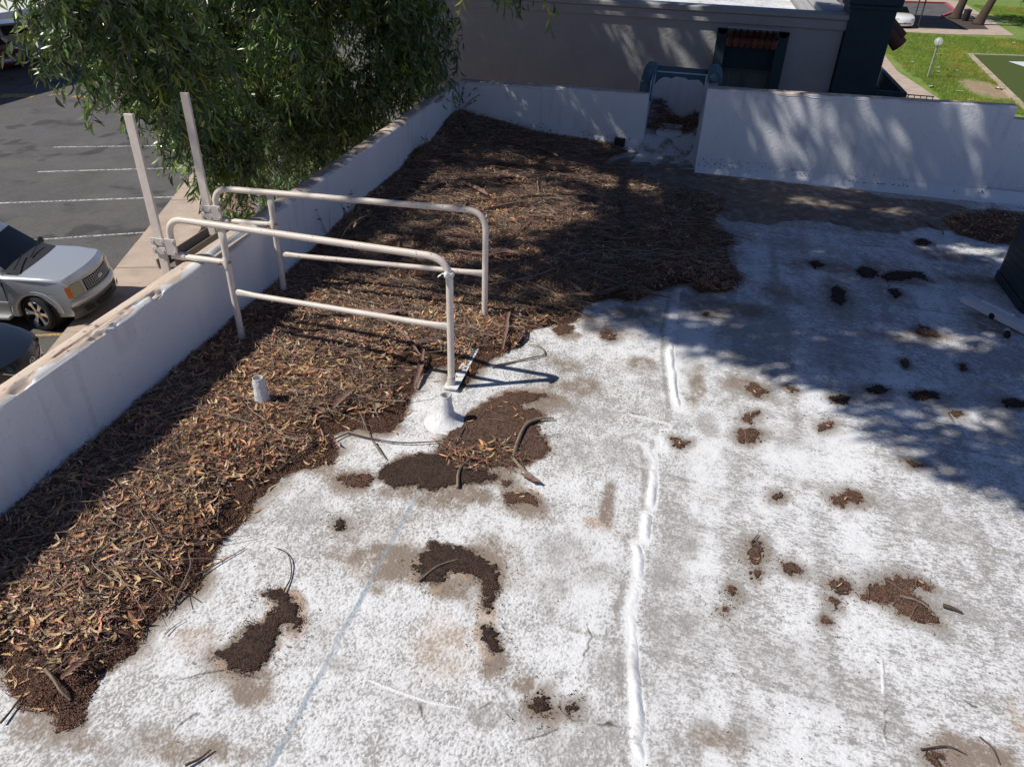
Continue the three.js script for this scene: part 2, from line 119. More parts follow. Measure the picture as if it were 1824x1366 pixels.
"crack":[[[-2.099,-1.545],[-1.966,-1.631],[-1.801,-1.721],[-1.694,-1.785],[-1.598,-1.803],[-1.483,-1.797]],[[-1.777,-1.794],[-1.763,-1.841],[-1.74,-1.86]],[[-0.519,-1.879],[-0.447,-1.948],[-0.386,-1.959],[-0.27,-1.954],[-0.18,-1.944],[-0.044,-1.949],[0.148,-1.98]],[[-0.124,-2.469],[-0.087,-2.375],[-0.105,-2.279],[-0.105,-2.209]],[[0.395,-2.054],[0.486,-2.05],[0.576,-2.002],[0.645,-1.986]],[[1.108,-2.871],[1.109,-2.792],[1.119,-2.742]],[[0.919,-2.851],[0.928,-2.816]],[[0.929,-2.641],[0.942,-2.604]],[[1.12,-2.708],[1.169,-2.687]],[[1.371,-2.808],[1.407,-2.863]],[[-1.493,-1.975],[-1.327,-1.986],[-1.107,-1.996]],[[-1.448,-1.916],[-1.292,-1.913]],[[0.927,-8.149],[1.795,-8.095],[2.804,-8.132]],[[1.35,-5.562],[1.605,-5.564],[1.9,-5.579]],[[0.269,-7.973],[0.805,-8.01]],[[-0.242,-3.47],[-0.101,-3.43]],[[0.083,-4.333],[-0.092,-4.332]],[[-1.731,-1.45],[-1.716,-1.507],[-1.677,-1.57]],[[0.645,-3.117],[0.795,-3.135]],[[1.469,-2.65],[1.581,-2.495],[1.665,-2.453]],[[1.274,-2.698],[1.258,-2.411],[1.234,-2.157]],[[1.691,-3.073],[1.764,-3.044]],[[-0.285,-1.795],[-0.156,-1.88]],[[-0.792,-1.882],[-0.614,-1.736]]],"blue":[[-1.257,-1.432],[-1.228,-3.108],[-1.208,-4.045],[-1.194,-4.693]],"bead":[[[0.211,-1.815],[0.188,-1.968],[0.163,-2.129],[0.136,-2.303],[0.112,-2.496],[0.089,-2.614]],[[0.091,-2.596],[0.108,-2.712],[0.105,-2.869],[0.098,-3.013],[0.073,-3.081]],[[0.12,-3.12],[0.116,-3.243],[0.114,-3.338]],[[0.136,-3.394],[0.133,-3.52],[0.131,-3.68],[0.106,-3.873],[0.076,-3.986]],[[0.164,-3.979],[0.163,-4.104],[0.166,-4.182]],[[0.242,-4.476],[0.204,-4.747],[0.176,-4.98],[0.145,-5.229],[0.138,-5.506]],[[0.118,-5.548],[0.135,-5.912],[0.14,-6.307],[0.148,-6.466]]],"weld":[[[-1.057,-1.911],[-0.9,-1.889],[-0.736,-1.874],[-0.556,-1.875]],[[-0.09,-4.312],[0.086,-4.293],[0.221,-4.276]],[[1.295,-2.637],[1.265,-2.413]]],
"stk":[[2,0.011,[[-1.188,-3.561],[-1.144,-3.688],[-1.136,-3.829]]],[0,0.016,[[-0.75,-3.621],[-0.759,-3.787],[-0.739,-3.985],[-0.67,-4.064],[-0.58,-4.103]]],[0,0.013,[[-0.759,-3.614],[-0.655,-3.506],[-0.541,-3.434]]],[0,0.011,[[-1.008,-3.248],[-1.042,-3.411],[-1.002,-3.547],[-0.946,-3.681]]],[1,0.02,[[-0.671,-3.453],[-0.598,-3.425],[-0.536,-3.41]]],[0,0.008,[[-1.163,-4.627],[-1.044,-4.728],[-0.889,-4.842],[-0.807,-4.918],[-0.863,-5.017],[-0.964,-5.024]]],[2,0.006,[[-1.858,-3.581],[-1.688,-3.559],[-1.481,-3.568],[-1.201,-3.664],[-1.012,-3.729]]],[0,0.008,[[-1.659,-3.532],[-1.59,-3.466],[-1.52,-3.392]]],[0,0.005,[[-1.843,-3.753],[-1.69,-3.564],[-1.559,-3.419]]],[0,0.005,[[-0.66,-3.873],[-0.583,-3.901],[-0.506,-3.935]]],[2,0.009,[[-2.011,-3.332],[-1.924,-3.458],[-1.849,-3.578]]],[1,0.022,[[-1.615,-4.181],[-1.646,-4.406],[-1.683,-4.603]]],[1,0.016,[[-2.132,-4.911],[-1.885,-4.73],[-1.691,-4.54]]],[0,0.007,[[-2.307,-4.197],[-2.19,-4.32],[-2.076,-4.428]]],[1,0.03,[[-2.008,-3.708],[-1.986,-3.803],[-1.954,-3.918]]],[0,0.006,[[-1.312,-4.815],[-1.241,-4.854],[-1.174,-4.909]]],[1,0.025,[[-1.062,-4.951],[-1.043,-5.086],[-1.036,-5.221]]],[0,0.007,[[-2.763,-2.811],[-2.625,-2.892],[-2.531,-2.934],[-2.39,-2.946],[-2.214,-2.994]]],[0,0.007,[[-2.709,-3.422],[-2.539,-3.406],[-2.374,-3.389],[-2.248,-3.394]]],[2,0.008,[[-2.101,-3.096],[-2.043,-3.223],[-1.954,-3.4]]],[0,0.006,[[-2.611,-2.145],[-2.562,-2.28],[-2.503,-2.377],[-2.462,-2.462]]],[0,0.005,[[-2.314,-2.145],[-2.178,-2.288],[-2.044,-2.377]]],[0,0.006,[[-2.108,-2.054],[-2.12,-2.185],[-2.145,-2.268],[-2.198,-2.335]]],[0,0.005,[[-2.117,-2.207],[-2.057,-2.329],[-1.97,-2.49]]],[0,0.007,[[-2.953,-3.527],[-2.921,-3.677],[-2.867,-3.707]]],[0,0.01,[[-2.393,-1.553],[-2.325,-1.521],[-2.258,-1.484],[-2.213,-1.474]]],[1,0.018,[[-2.282,-1.523],[-2.267,-1.594],[-2.259,-1.657]]],[2,0.006,[[-2.428,-1.316],[-2.435,-1.384],[-2.441,-1.454]]],[2,0.004,[[-1.627,-2.258],[-1.642,-2.365],[-1.691,-2.46],[-1.753,-2.519],[-1.82,-2.526]]],[0,0.003,[[-2.043,-1.882],[-2.03,-1.939],[-2.005,-1.987]]],[2,0.007,[[-1.58,-1.344],[-1.543,-1.389],[-1.519,-1.432]]],[0,0.016,[[-1.48,-5.754],[-1.294,-5.892],[-1.152,-6.019],[-1.047,-6.162],[-0.968,-6.3]]],[0,0.013,[[-1.237,-5.504],[-1.169,-5.699],[-1.071,-5.877]]],[0,0.012,[[-1.071,-5.877],[-0.949,-5.845],[-0.794,-5.701]]],[0,0.02,[[-1.978,-7.494],[-1.793,-7.736],[-1.577,-7.996],[-1.29,-8.148],[-1.004,-8.088],[-0.752,-8.096]]],[0,0.01,[[-1.753,-8.113],[-1.751,-8.4],[-1.654,-8.779]]],[0,0.008,[[-3.212,-7.845],[-2.948,-7.552],[-2.69,-7.319]]],[1,0.04,[[-2.751,-7.784],[-2.708,-8.018],[-2.657,-8.243]]],[1,0.04,[[-2.447,-8.229],[-2.212,-8.022],[-2.07,-7.912]]],[1,0.045,[[-1.998,-9.865],[-1.76,-9.787],[-1.557,-9.622]]],[1,0.04,[[-2.108,-8.47],[-2.019,-8.587],[-1.931,-8.683]]],[1,0.05,[[-1.523,-9.048],[-1.391,-9.14],[-1.257,-9.28]]],[0,0.012,[[-1.543,-6.777],[-1.429,-6.753],[-1.325,-6.742]]],[2,0.016,[[-0.06,-7.189],[0.18,-7.161],[0.416,-7.134]]],[0,0.008,[[0.237,-7.184],[0.316,-7.357],[0.397,-7.519]]],[1,0.03,[[-0.799,-5.828],[-0.544,-5.984],[-0.315,-6.17]]],[0,0.01,[[0.343,-6.731],[0.472,-6.824],[0.598,-6.902]]],[0,0.014,[[3.352,-8.541],[3.487,-8.851],[3.564,-8.962],[3.876,-9.241]]],[0,0.012,[[3.286,-8.652],[3.352,-8.774],[3.408,-8.878]]],[0,0.014,[[2.812,-8.971],[2.925,-8.811],[2.916,-8.62]]],[1,0.03,[[-1.658,-6.223],[-1.482,-6.385],[-1.267,-6.397]]],[0,0.01,[[-2.353,-6.008],[-2.124,-5.975],[-1.943,-6.083]]],[0,0.01,[[-0.515,-7.788],[-0.369,-7.532],[-0.25,-7.506]]],[0,0.011,[[-0.913,-6.546],[-0.669,-6.731],[-0.45,-6.717]]],[1,0.035,[[-2.359,-4.973],[-2.164,-4.971],[-2.005,-5.058]]],[1,0.03,[[-0.727,-7.13],[-0.49,-7.054],[-0.278,-7.18]]],[0,0.009,[[-2.988,-8.739],[-2.751,-8.679],[-2.593,-8.874],[-2.348,-8.77]]],[1,0.04,[[-2.461,-8.92],[-2.218,-9.1],[-1.918,-9.058]]],[2,0.005,[[0.705,-3.248],[0.745,-3.322]]],[0,0.007,[[1.446,-3.048],[1.539,-3.027],[1.593,-2.974]]],[2,0.004,[[2.112,-4.924],[2.128,-4.838]]],[2,0.012,[[1.652,-3.036],[1.698,-3.025],[1.738,-3.014]]],[2,0.004,[[1.368,-2.17],[1.488,-2.211],[1.551,-2.193]]],[2,0.004,[[1.629,-2.294],[1.667,-2.251],[1.679,-2.183]]],[0,0.008,[[-0.996,-2.508],[-0.928,-2.626],[-0.843,-2.702]]]]};
// ---------------------------------------------------------------- shared materials
const T = {};
T.stucco = paint(512, (u, v) => 0.55 * tfbm(u, v, 24, 4) + 0.45 * tfbm(u + 0.3, v + 0.7, 60, 3), false);
T.grain = paint(1024, (u, v) => 0.5 * tfbm(u, v, 64, 3) + 0.5 * tfbm(u + 0.21, v + 0.4, 170, 2), false);
const uvRep = (t, s) => { const c = t.clone(); c.repeat.set(1 / s, 1 / s); c.needsUpdate = true; return c; };
const M = {};
{
  const mottled = (c, c2, f, seed) => paint(512, (u, v) => { const n = tfbm(u + seed, v, f, 4), q = tfbm(u, v + seed, f * 8, 2), t = clamp((n - 0.5) * 1.6 + 0.5) * 0.8 + (q - 0.5) * 0.5; return [0, 1, 2].map(i => mix(c[i], c2[i], clamp(t))); });
  const drips = paint(1024, (u, v) => { const n = tfbm(u + 0.1, v, 6, 4), d = sst(0.56, 0.74, tfbm(u, v * 0.12 + 0.3, 40, 2)) * sst(0.45, 0.6, tfbm(u + 0.4, v, 5, 2)), sp = sst(0.74, 0.82, tfbm(u, v, 120, 2)), t = clamp(0.3 + (n - 0.5) * 1.4); return [0.82, 0.835, 0.85].map((c, i) => mix(mix(c, [0.75, 0.76, 0.77][i], t), [0.5, 0.48, 0.45][i], clamp(d * 0.22 + sp * 0.2))); });
  M.wallWhite = std([1, 1, 1], 0.75, { map: uvRep(drips, 2.9), bumpMap: uvRep(T.stucco, 0.55), bumpScale: 0.006 });
  M.stuccoGrey = std([1, 1, 1], 0.9, { map: uvRep(mottled([0.4, 0.395, 0.39], [0.34, 0.336, 0.333], 7, 0.6), 3.1), bumpMap: uvRep(T.stucco, 0.8), bumpScale: 0.009 });
  M.stuccoTan = std([1, 1, 1], 0.9, { map: uvRep(mottled([0.5, 0.42, 0.35], [0.42, 0.36, 0.3], 7, 0.4), 3.1), bumpMap: uvRep(T.stucco, 0.8), bumpScale: 0.008 });
  M.teal = std([1, 1, 1], 0.8, { map: uvRep(mottled([0.022, 0.05, 0.064], [0.015, 0.036, 0.048], 9, 0.2), 1.7), bumpMap: uvRep(T.stucco, 0.8), bumpScale: 0.006 });
  M.railPaint = std([1, 1, 1], 0.45, { map: uvRep(mottled([0.83, 0.745, 0.655], [0.66, 0.57, 0.475], 7, 0.8), 0.7) });
  M.tealPale = std([1, 1, 1], 0.8, { map: uvRep(mottled([0.1, 0.19, 0.23], [0.06, 0.125, 0.16], 9, 0.2), 0.9), bumpMap: uvRep(T.stucco, 0.8), bumpScale: 0.008 });
  M.galv = std([1, 1, 1], 0.55, { map: uvRep(mottled([0.66, 0.61, 0.56], [0.54, 0.5, 0.46], 9, 0.5), 0.4), metalness: 0.1 });
  M.rust = std([0.2, 0.09, 0.045], 0.9);
  M.coat = std([0.82, 0.82, 0.82], 0.6, { bumpMap: uvRep(T.grain, 0.5), bumpScale: 0.006 });
  M.black = std([0.012, 0.012, 0.013], 0.6);
  M.dark = std([0.03, 0.03, 0.032], 0.8);
}
// ---------------------------------------------------------------- roof deck
const RX0 = -3.4, RX1 = 5.4, RZ0 = -11.1, RZ1 = -0.9, RN = 2048, HN = 1024;
const pats = Object.entries(D.pat);
const roofH = (x, z) => 0.012 * (fbm(x * 0.9 + 40, z * 0.9 + 11, 3) - 0.5) + 0.004 * (fbm(x * 6, z * 6 + 30, 2) - 0.5);
{
  // half-resolution fields: stain strengths per colour, and nearness to debris
  const S = [0, 1, 2].map(() => new Float32Array(HN * HN)), halo = new Float32Array(HN * HN).fill(9), silt = new Float32Array(HN * HN), line = new Float32Array(HN * HN).fill(9);
  const X = i => RX0 + (i + 0.5) / HN * (RX1 - RX0), Z = j => RZ0 + (j + 0.5) / HN * (RZ1 - RZ0);
  const each = (b, f) => { const i0 = Math.max(0, Math.floor((b[0] - RX0) / (RX1 - RX0) * HN)), i1 = Math.min(HN - 1, Math.ceil((b[2] - RX0) / (RX1 - RX0) * HN)), j0 = Math.max(0, Math.floor((b[1] - RZ0) / (RZ1 - RZ0) * HN)), j1 = Math.min(HN - 1, Math.ceil((b[3] - RZ0) / (RZ1 - RZ0) * HN)); for (let j = j0; j <= j1; j++) for (let i = i0; i <= i1; i++) f(j * HN + i, X(i), Z(j)); };
  for (const [x, z, rx, rz, c, s] of D.stain) each([x - rx * 1.7, z - rz * 1.7, x + rx * 1.7, z + rz * 1.7], (o, px, pz) => {
    const wx = px + (fbm(px * 5, pz * 5, 3) - 0.5) * 0.35 * Math.min(1, rx * 3), wz = pz + (fbm(px * 5 + 50, pz * 5, 3) - 0.5) * 0.35 * Math.min(1, rz * 3);
    const d = Math.hypot((wx - x) / rx, (wz - z) / rz); S[c][o] = Math.max(S[c][o], s * (1 - sst(0.35, 1.25, d)));
  });
  const wide = new Set(['P1', 'P2', 'P3', 'P4', 'P6', 'P7', 'P8', 'P10', 'P40']), halo2 = new Float32Array(HN * HN).fill(9), beadD = new Float32Array(HN * HN), beadW = new Float32Array(HN * HN);
  for (const [k, P] of [...pats, ['P1', D.lit], ['P1', D.lit2]]) { const A = wide.has(k) ? halo : halo2; each(bounds(P, 0.2), (o, px, pz) => { const d = inPoly(P, px, pz) ? 0 : polyDist(P, px, pz); if (d < A[o]) A[o] = d; }); }
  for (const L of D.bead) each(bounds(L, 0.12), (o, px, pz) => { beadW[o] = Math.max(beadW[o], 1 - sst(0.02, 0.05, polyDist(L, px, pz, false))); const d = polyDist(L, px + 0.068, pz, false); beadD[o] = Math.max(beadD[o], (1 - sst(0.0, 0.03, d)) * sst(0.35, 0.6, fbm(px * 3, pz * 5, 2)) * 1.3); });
  each(bounds(D.silt, 0.1), (o, px, pz) => { const wx = px + (fbm(px * 4, pz * 4, 3) - 0.5) * 0.3, wz = pz + (fbm(px * 4 + 9, pz * 4, 3) - 0.5) * 0.3; const d = polyDist(D.silt, wx, wz); silt[o] = inPoly(D.silt, wx, wz) ? 1 : 1 - sst(0, 0.06, d); });
  for (const L of D.crack) each(bounds(L, 0.05), (o, px, pz) => { const w = (fbm(px * 14, pz * 14, 2) - 0.5) * 0.06; line[o] = Math.min(line[o], polyDist(L, px + w, pz - w, false)); });
  const samp = (A, u, v) => { const x = clamp(u * HN - 0.5, 0, HN - 1.001), y = clamp(v * HN - 0.5, 0, HN - 1.001), i = x | 0, j = y | 0, a = x - i, b = y - j, o = j * HN + i; return (A[o] * (1 - a) + A[o + 1] * a) * (1 - b) + (A[o + HN] * (1 - a) + A[o + HN + 1] * a) * b; };
  const d = new Uint8Array(RN * RN * 4), C0 = [[0.27, 0.215, 0.17], [0.46, 0.325, 0.225], [0.36, 0.34, 0.32]];
  const pebble = (x, z) => { const s = sst(-0.5, 1.2, x + 0.8 * (fbm(x * 0.7, z * 0.7, 2) - 0.5)); return mix(0.5 * vn(x * 110, z * 110) + 0.5 * vn(x * 230 + 5, z * 230), 0.5 * vn(x * 42 + z * 14, z * 165 - x * 18) + 0.5 * vn(x * 150 + 5, z * 240), s); };
  const roofColor = (x, z, s0, s1, s2, h, si, cr, h2, bdirt, bead) => {
    const fine = pebble(x, z), mid = fbm(x * 16, z * 13, 3), big = fbm(x * 1.7 + 3, z * 1.5, 4), run = (fbm(x * 4.5 + z * 0.25, z * 0.55 + 8, 3) - 0.5) * 1.1 * sst(-0.9, 0.2, x) + (fbm(x * 0.8, z * 6 + x * 0.5, 3) - 0.5) * 0.45 + 0.5 * sst(0.4, 0.62, fbm(x * 0.6 + 31, z * 0.6 + 2, 3)) * sst(-5.0, -6.5, z);
    let seam = 0; for (const sx of [-0.86, 0.62, 1.06, 1.98, 2.9, 3.8]) { const q = Math.abs(x - sx - 0.05 * (fbm(z * 1.3, sx * 7, 3) - 0.5)); seam = Math.max(seam, (1 - sst(0.006, 0.07, q)) * sst(0.4, 0.62, fbm(z * 1.6 + sx * 9, x * 2, 3))); } for (const sz of [-2.4, -3.75, -4.72, -6.9, -8.6]) { const q = Math.abs(z - sz - 0.1 * x - 0.06 * (fbm(x * 1.2, sz * 5, 3) - 0.5)); seam = Math.max(seam, (1 - sst(0.004, 0.03, q)) * sst(0.46, 0.64, fbm(x * 1.4 + sz * 3, z * 2, 3))); }
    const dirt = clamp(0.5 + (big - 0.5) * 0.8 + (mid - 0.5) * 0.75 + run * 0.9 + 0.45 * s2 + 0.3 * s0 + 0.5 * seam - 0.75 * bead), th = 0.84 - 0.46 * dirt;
    const sp = sst(-0.24, 0.24, fine - th);
    let r = 0.84, g = 0.845, b = 0.85; const soot = 0.9 * sp; r = mix(r, 0.215, soot); g = mix(g, 0.2, soot); b = mix(b, 0.185, soot);
    const film = clamp(dirt * 0.26); r = mix(r, 0.5, film); g = mix(g, 0.48, film); b = mix(b, 0.45, film);
    const put = (c, a) => { a = clamp(a); r = mix(r, c[0], a); g = mix(g, c[1], a); b = mix(b, c[2], a); };
    const brk = 0.55 + 0.9 * (mid - 0.5) + 0.5 * (fine - 0.5);
    put(C0[2], s2 * (0.45 + brk)); put(C0[1], s1 * (brk * 1.9 - 0.1 + (fine - 0.5) * 0.9)); put(C0[0], s0 * (0.22 + brk * 2.3 + (fine - 0.5) * 0.9));
    const hn = h + (mid - 0.5) * 0.05; const reach = 0.035 + 0.12 * sst(0.36, 0.7, fbm(x * 4 + 11, z * 4 + 2, 3)); put(C0[0], (1 - sst(0.0, reach, hn)) * (0.6 + 0.9 * mid)); put(C0[1], (1 - sst(0.0, 0.03, Math.abs(hn - 0.03))) * sst(0.5, 0.66, fbm(x * 5 + 20, z * 5, 3)) * 0.7);
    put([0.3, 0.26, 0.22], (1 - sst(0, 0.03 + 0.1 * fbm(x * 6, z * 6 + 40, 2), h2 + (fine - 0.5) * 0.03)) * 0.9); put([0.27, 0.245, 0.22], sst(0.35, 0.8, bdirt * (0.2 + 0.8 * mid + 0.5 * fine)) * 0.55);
    if (si > 0) { const q = fbm(x * 7 + 4, z * 7, 4); put([mix(0.12, 0.25, q), mix(0.088, 0.185, q), mix(0.064, 0.13, q)], si * (0.85 + 0.6 * (mid - 0.4))); }
    put([0.12, 0.1, 0.085], (1 - sst(0.002, 0.007, cr)) * sst(0.35, 0.55, fbm(x * 9, z * 9 + 7, 2)));
    return [r, g, b];
  };
  for (let j = 0; j < RN; j++) for (let i = 0; i < RN; i++) {
    const u = (i + 0.5) / RN, v = (j + 0.5) / RN, x = RX0 + u * (RX1 - RX0), z = RZ0 + v * (RZ1 - RZ0);
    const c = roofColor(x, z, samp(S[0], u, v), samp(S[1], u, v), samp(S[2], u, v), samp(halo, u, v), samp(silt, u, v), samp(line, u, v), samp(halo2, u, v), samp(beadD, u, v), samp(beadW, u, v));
    if (Math.abs(x + 1.23) < 0.3 && z > -5 ) { const bd = polyDist(D.blue, x + (fbm(x * 8, z * 8, 2) - 0.5) * 0.01, z, false), a = (1 - sst(0.009, 0.016, bd)) * clamp(0.2 + 1.5 * (fbm(x * 4, z * 4 + 3, 3) - 0.3) + (z > -3.3 ? 0.4 : 0)) * (vn(x * 160, z * 160) * 0.6 + 0.6); c[0] = mix(c[0], 0.27, clamp(a * 0.85)); c[1] = mix(c[1], 0.34, clamp(a * 0.85)); c[2] = mix(c[2], 0.4, clamp(a * 0.85)); }
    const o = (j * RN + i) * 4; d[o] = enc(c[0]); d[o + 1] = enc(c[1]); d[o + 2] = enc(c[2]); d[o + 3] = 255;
  }
  const map = tex(d, RN, RN, true, false); map.wrapS = map.wrapT = THREE.ClampToEdgeWrapping;
  // bump follows the same plan uv
  const bd = new Uint8Array(RN * RN * 4);
  for (let j = 0; j < RN; j++) for (let i = 0; i < RN; i++) { const x = RX0 + i / RN * (RX1 - RX0), z = RZ0 + j / RN * (RZ1 - RZ0), o = (j * RN + i) * 4; bd[o] = bd[o + 1] = bd[o + 2] = 255 * clamp(0.95 - 0.8 * pebble(x, z) + 0.35 * (fbm(x * 12, z * 12, 2) - 0.5)); bd[o + 3] = 255; }
  const bump = tex(bd, RN, RN, false, false);
  M.roof = std([1, 1, 1], 0.7, { map, bumpMap: bump, bumpScale: 0.005 });
  const g = grid(230, 250, (u, v) => { const x = mix(RX0, RX1, u), z = mix(RZ0, RZ1, v); return [x, roofH(x, z), z]; });
  g.setIndex([...g.index.array].reverse()); g.computeVertexNormals();
  const roof = struct('roof_deck', g, M.roof, 'flat white-coated roof with grey weathering and brown stains');
  // the deck beyond the photographed part: the same coating, from a repeating patch
  const n = 1024, t2 = paint(n, (u, v) => { const f = 0.55 * tvn(u * 250, v * 250, 250) + 0.45 * tvn(u * 251 + 3, v * 251, 251), m = tfbm(u, v, 40, 3), bg = tfbm(u, v, 5, 4), dirt = clamp(0.33 + (bg - 0.5) * 1.3 + (m - 0.5)), sp = 0.9 * sst(0.73 - 0.46 * dirt, 0.9 - 0.46 * dirt, f), fl = dirt * 0.26; return [mix(mix(0.84, 0.235, sp), 0.5, fl), mix(mix(0.845, 0.22, sp), 0.48, fl), mix(mix(0.85, 0.205, sp), 0.45, fl)]; });
  M.roofFar = std([1, 1, 1], 0.7, { map: uvRep(t2, 2.6), bumpMap: uvRep(T.grain, 1.3), bumpScale: 0.006 });
  const far = merge([[RX1, 12, RZ0, 5], [RX0, RX1, RZ1, 5]].map(([a, b, c, e]) => { const q = new THREE.PlaneGeometry(b - a, e - c); q.rotateX(-Math.PI / 2); q.translate((a + b) / 2, 0, (c + e) / 2); return q; })); planUV(far);
  mesh('deck_sheet', far, M.roofFar, roof);
  // sealant beads along the seams, each a raised ragged ridge
  D.bead.forEach((L, k) => { const c = new THREE.CatmullRomCurve3(L.map(p => V(p[0], 0, p[1]))), len = c.getLength(), n = Math.round(len / 0.012);
    const b = grid(n, 16, (u, v) => { const p = c.getPointAt(u), t = c.getTangentAt(u), w = (v - 0.5) * 0.13, s = len * u, off = w - 0.012 * (fbm(s * 9, k * 5, 3) - 0.5) * 2, wd = 0.016 + 0.016 * fbm(s * 6, k * 3 + 9, 3), x = p.x - t.z * w, z = p.z + t.x * w, e = Math.min(1, u * 14, (1 - u) * 14);
      return [x, roofH(x, z) - 0.004 + e * (0.35 + 0.65 * sst(0.34, 0.5, fbm(s * 2.6 + k * 9, 4, 2))) * (0.012 + 0.011 * fbm(s * 8, k, 2)) * Math.exp(-Math.pow(Math.abs(off) / wd, 2.6)) + 0.006 * (fbm(x * 45, z * 45, 2) - 0.5), z]; });
    const p = b.attributes.position, uv = b.attributes.uv; for (let i = 0; i < p.count; i++) uv.setXY(i, (p.getX(i) - RX0) / (RX1 - RX0), (p.getZ(i) - RZ0) / (RZ1 - RZ0)); mesh('sealant_bead', b, M.roof, roof); });
  D.weld.forEach((L, k) => { const b = tube(L.map(p => V(p[0], -0.003, p[1])), t => 0.012 * Math.min(1, 5 * t + 0.2, 5 * (1 - t) + 0.2), 8, 0.6, 24); rough(b, 0.003, 50); mesh('membrane_fold', b, M.coat, roof); });
}
function rough(g, a, f) { const p = g.attributes.position; for (let i = 0; i < p.count; i++) { const x = p.getX(i), y = p.getY(i), z = p.getZ(i); p.setXYZ(i, x + a * (fbm(z * f, y * f + x * f, 2) - 0.5) * 2, y + a * (fbm(x * f + 9, z * f + y * f, 2) - 0.5) * 2, z + a * (fbm(x * f, y * f + 31, 2) - 0.5) * 2); } g.computeVertexNormals(); return g; }
// ---------------------------------------------------------------- parapets
const WX = -3.28, WT = 0.16, LH = 0.68;               // left parapet: inner face, thickness, height
const BZ = -10.85, RZ = -10.15;                        // back parapet: left and right sections
M.coping = (() => {
  const n = 2048, m = 64, d = new Uint8Array(n * m * 4);
  for (let j = 0; j < m; j++) for (let i = 0; i < n; i++) {
    const s = i / n * 12, t = j / m; // s metres along from z=0 backwards, t 0 inner .. 1 outer
    const e = 0.02 + 0.42 * sst(0.38, 0.72, fbm(s * 3.4, 3, 4)) * sst(9.5, 3, s) + 0.16 * (fbm(s * 22, t * 4, 3) - 0.42), white = 1 - sst(e - 0.03, e + 0.05, t);
    const q = fbm(s * 5, t * 3, 4), f = vn(s * 60, t * 9), grey = sst(0.45, 0.62, fbm(s * 1.6 + 8, t * 1.2, 3)) * sst(2.6, 5.5, s);
    let c = [mix(0.8, 0.62, q), mix(0.65, 0.49, q), mix(0.53, 0.395, q)]; c = [mix(c[0], 0.36, grey * 0.6), mix(c[1], 0.33, grey * 0.6), mix(c[2], 0.3, grey * 0.6)];
    const spot = sst(0.72, 0.84, 0.6 * f + 0.4 * fbm(s * 9, t * 5 + 7, 3)); c = c.map((v, k) => mix(v, [0.16, 0.13, 0.11][k], spot * 0.8));
    c = c.map(v => mix(v, 0.8, white * (spot > 0.6 ? 0.3 : 1)));
    const o = (j * n + i) * 4; d[o] = enc(c[0]); d[o + 1] = enc(c[1]); d[o + 2] = enc(c[2]); d[o + 3] = 255;
  }
  return std([1, 1, 1], 0.9, { map: tex(d, n, m, true), bumpMap: uvRep(T.stucco, 1), bumpScale: 0.004 });
})();
{
  const w = thing('parapet_wall', 'low white stucco parapet along the parking lot with a worn tan top', 'wall', [WX, 0, 0]);
  const body = new THREE.BoxGeometry(WT - 0.01, LH - G - 0.02, 16, 1, 1, 1); body.translate(-WT / 2 - 0.003, (LH + G) / 2 - 0.012, -3);
  // roof-side skin of white paint with a slight waviness, and a ragged top edge
  const chip = s => Math.max(0, 0.055 * sst(0.58, 0.75, fbm(s * 1.7 + 2, 5, 3)) + 0.014 * (fbm(s * 9, 2, 3) - 0.35));
  const copY = (s, v) => {
    let y = LH + 0.012 * (fbm(s * 3, v * 2, 4) - 0.5) + 0.02 * (1 - Math.pow(Math.abs(v - 0.5) * 2, 4)) - 0.012; y -= chip(s) * (1 - sst(0.05, 0.42, v));
    const cr = Math.abs(v - 0.34 - 0.3 * (fbm(s * 3.5, 1, 3) - 0.5)), inS = sst(2.9, 3.05, s) * sst(3.95, 3.8, s) * sst(0.3, 0.5, fbm(s * 4, 9, 2)); y -= 0.04 * inS * (1 - sst(0.015, 0.055, cr));
    return y - 0.03 * sst(0.55, 0.7, fbm(s * 7, v * 3 + 4, 3)) * (1 - sst(0.1, 0.5, v)) * sst(4.2, 3.8, s);
  };
  const skin = grid(760, 14, (u, v) => { const z = 1 - u * 12, s = -z, q = Math.pow(v, 0.6); return [0.008 * (fbm(z * 1.3, q * 1.2, 3) - 0.5) * (1 - q) + 0.003, mix(-0.02, copY(s, 0) + 0.001, q), z]; });
  planUV(skin); mesh('wall_face', planUV(body), M.stuccoTan, w, 'tan outer face of the parapet'); mesh('painted_face', skin, M.wallWhite, w);
  const top = grid(760, 18, (u, v) => { const z = 1 - u * 12; return [0.003 - v * (WT + 0.003), copY(-z, v), z];
  
  });
  { const p = top.attributes.position, uv = top.attributes.uv; for (let i = 0; i < p.count; i++) uv.setXY(i, -p.getZ(i) / 12, clamp(-p.getX(i) / WT)); }
  mesh('coping', top, M.coping, w, 'cracked tan coping with chipped white paint along its inner edge');
}
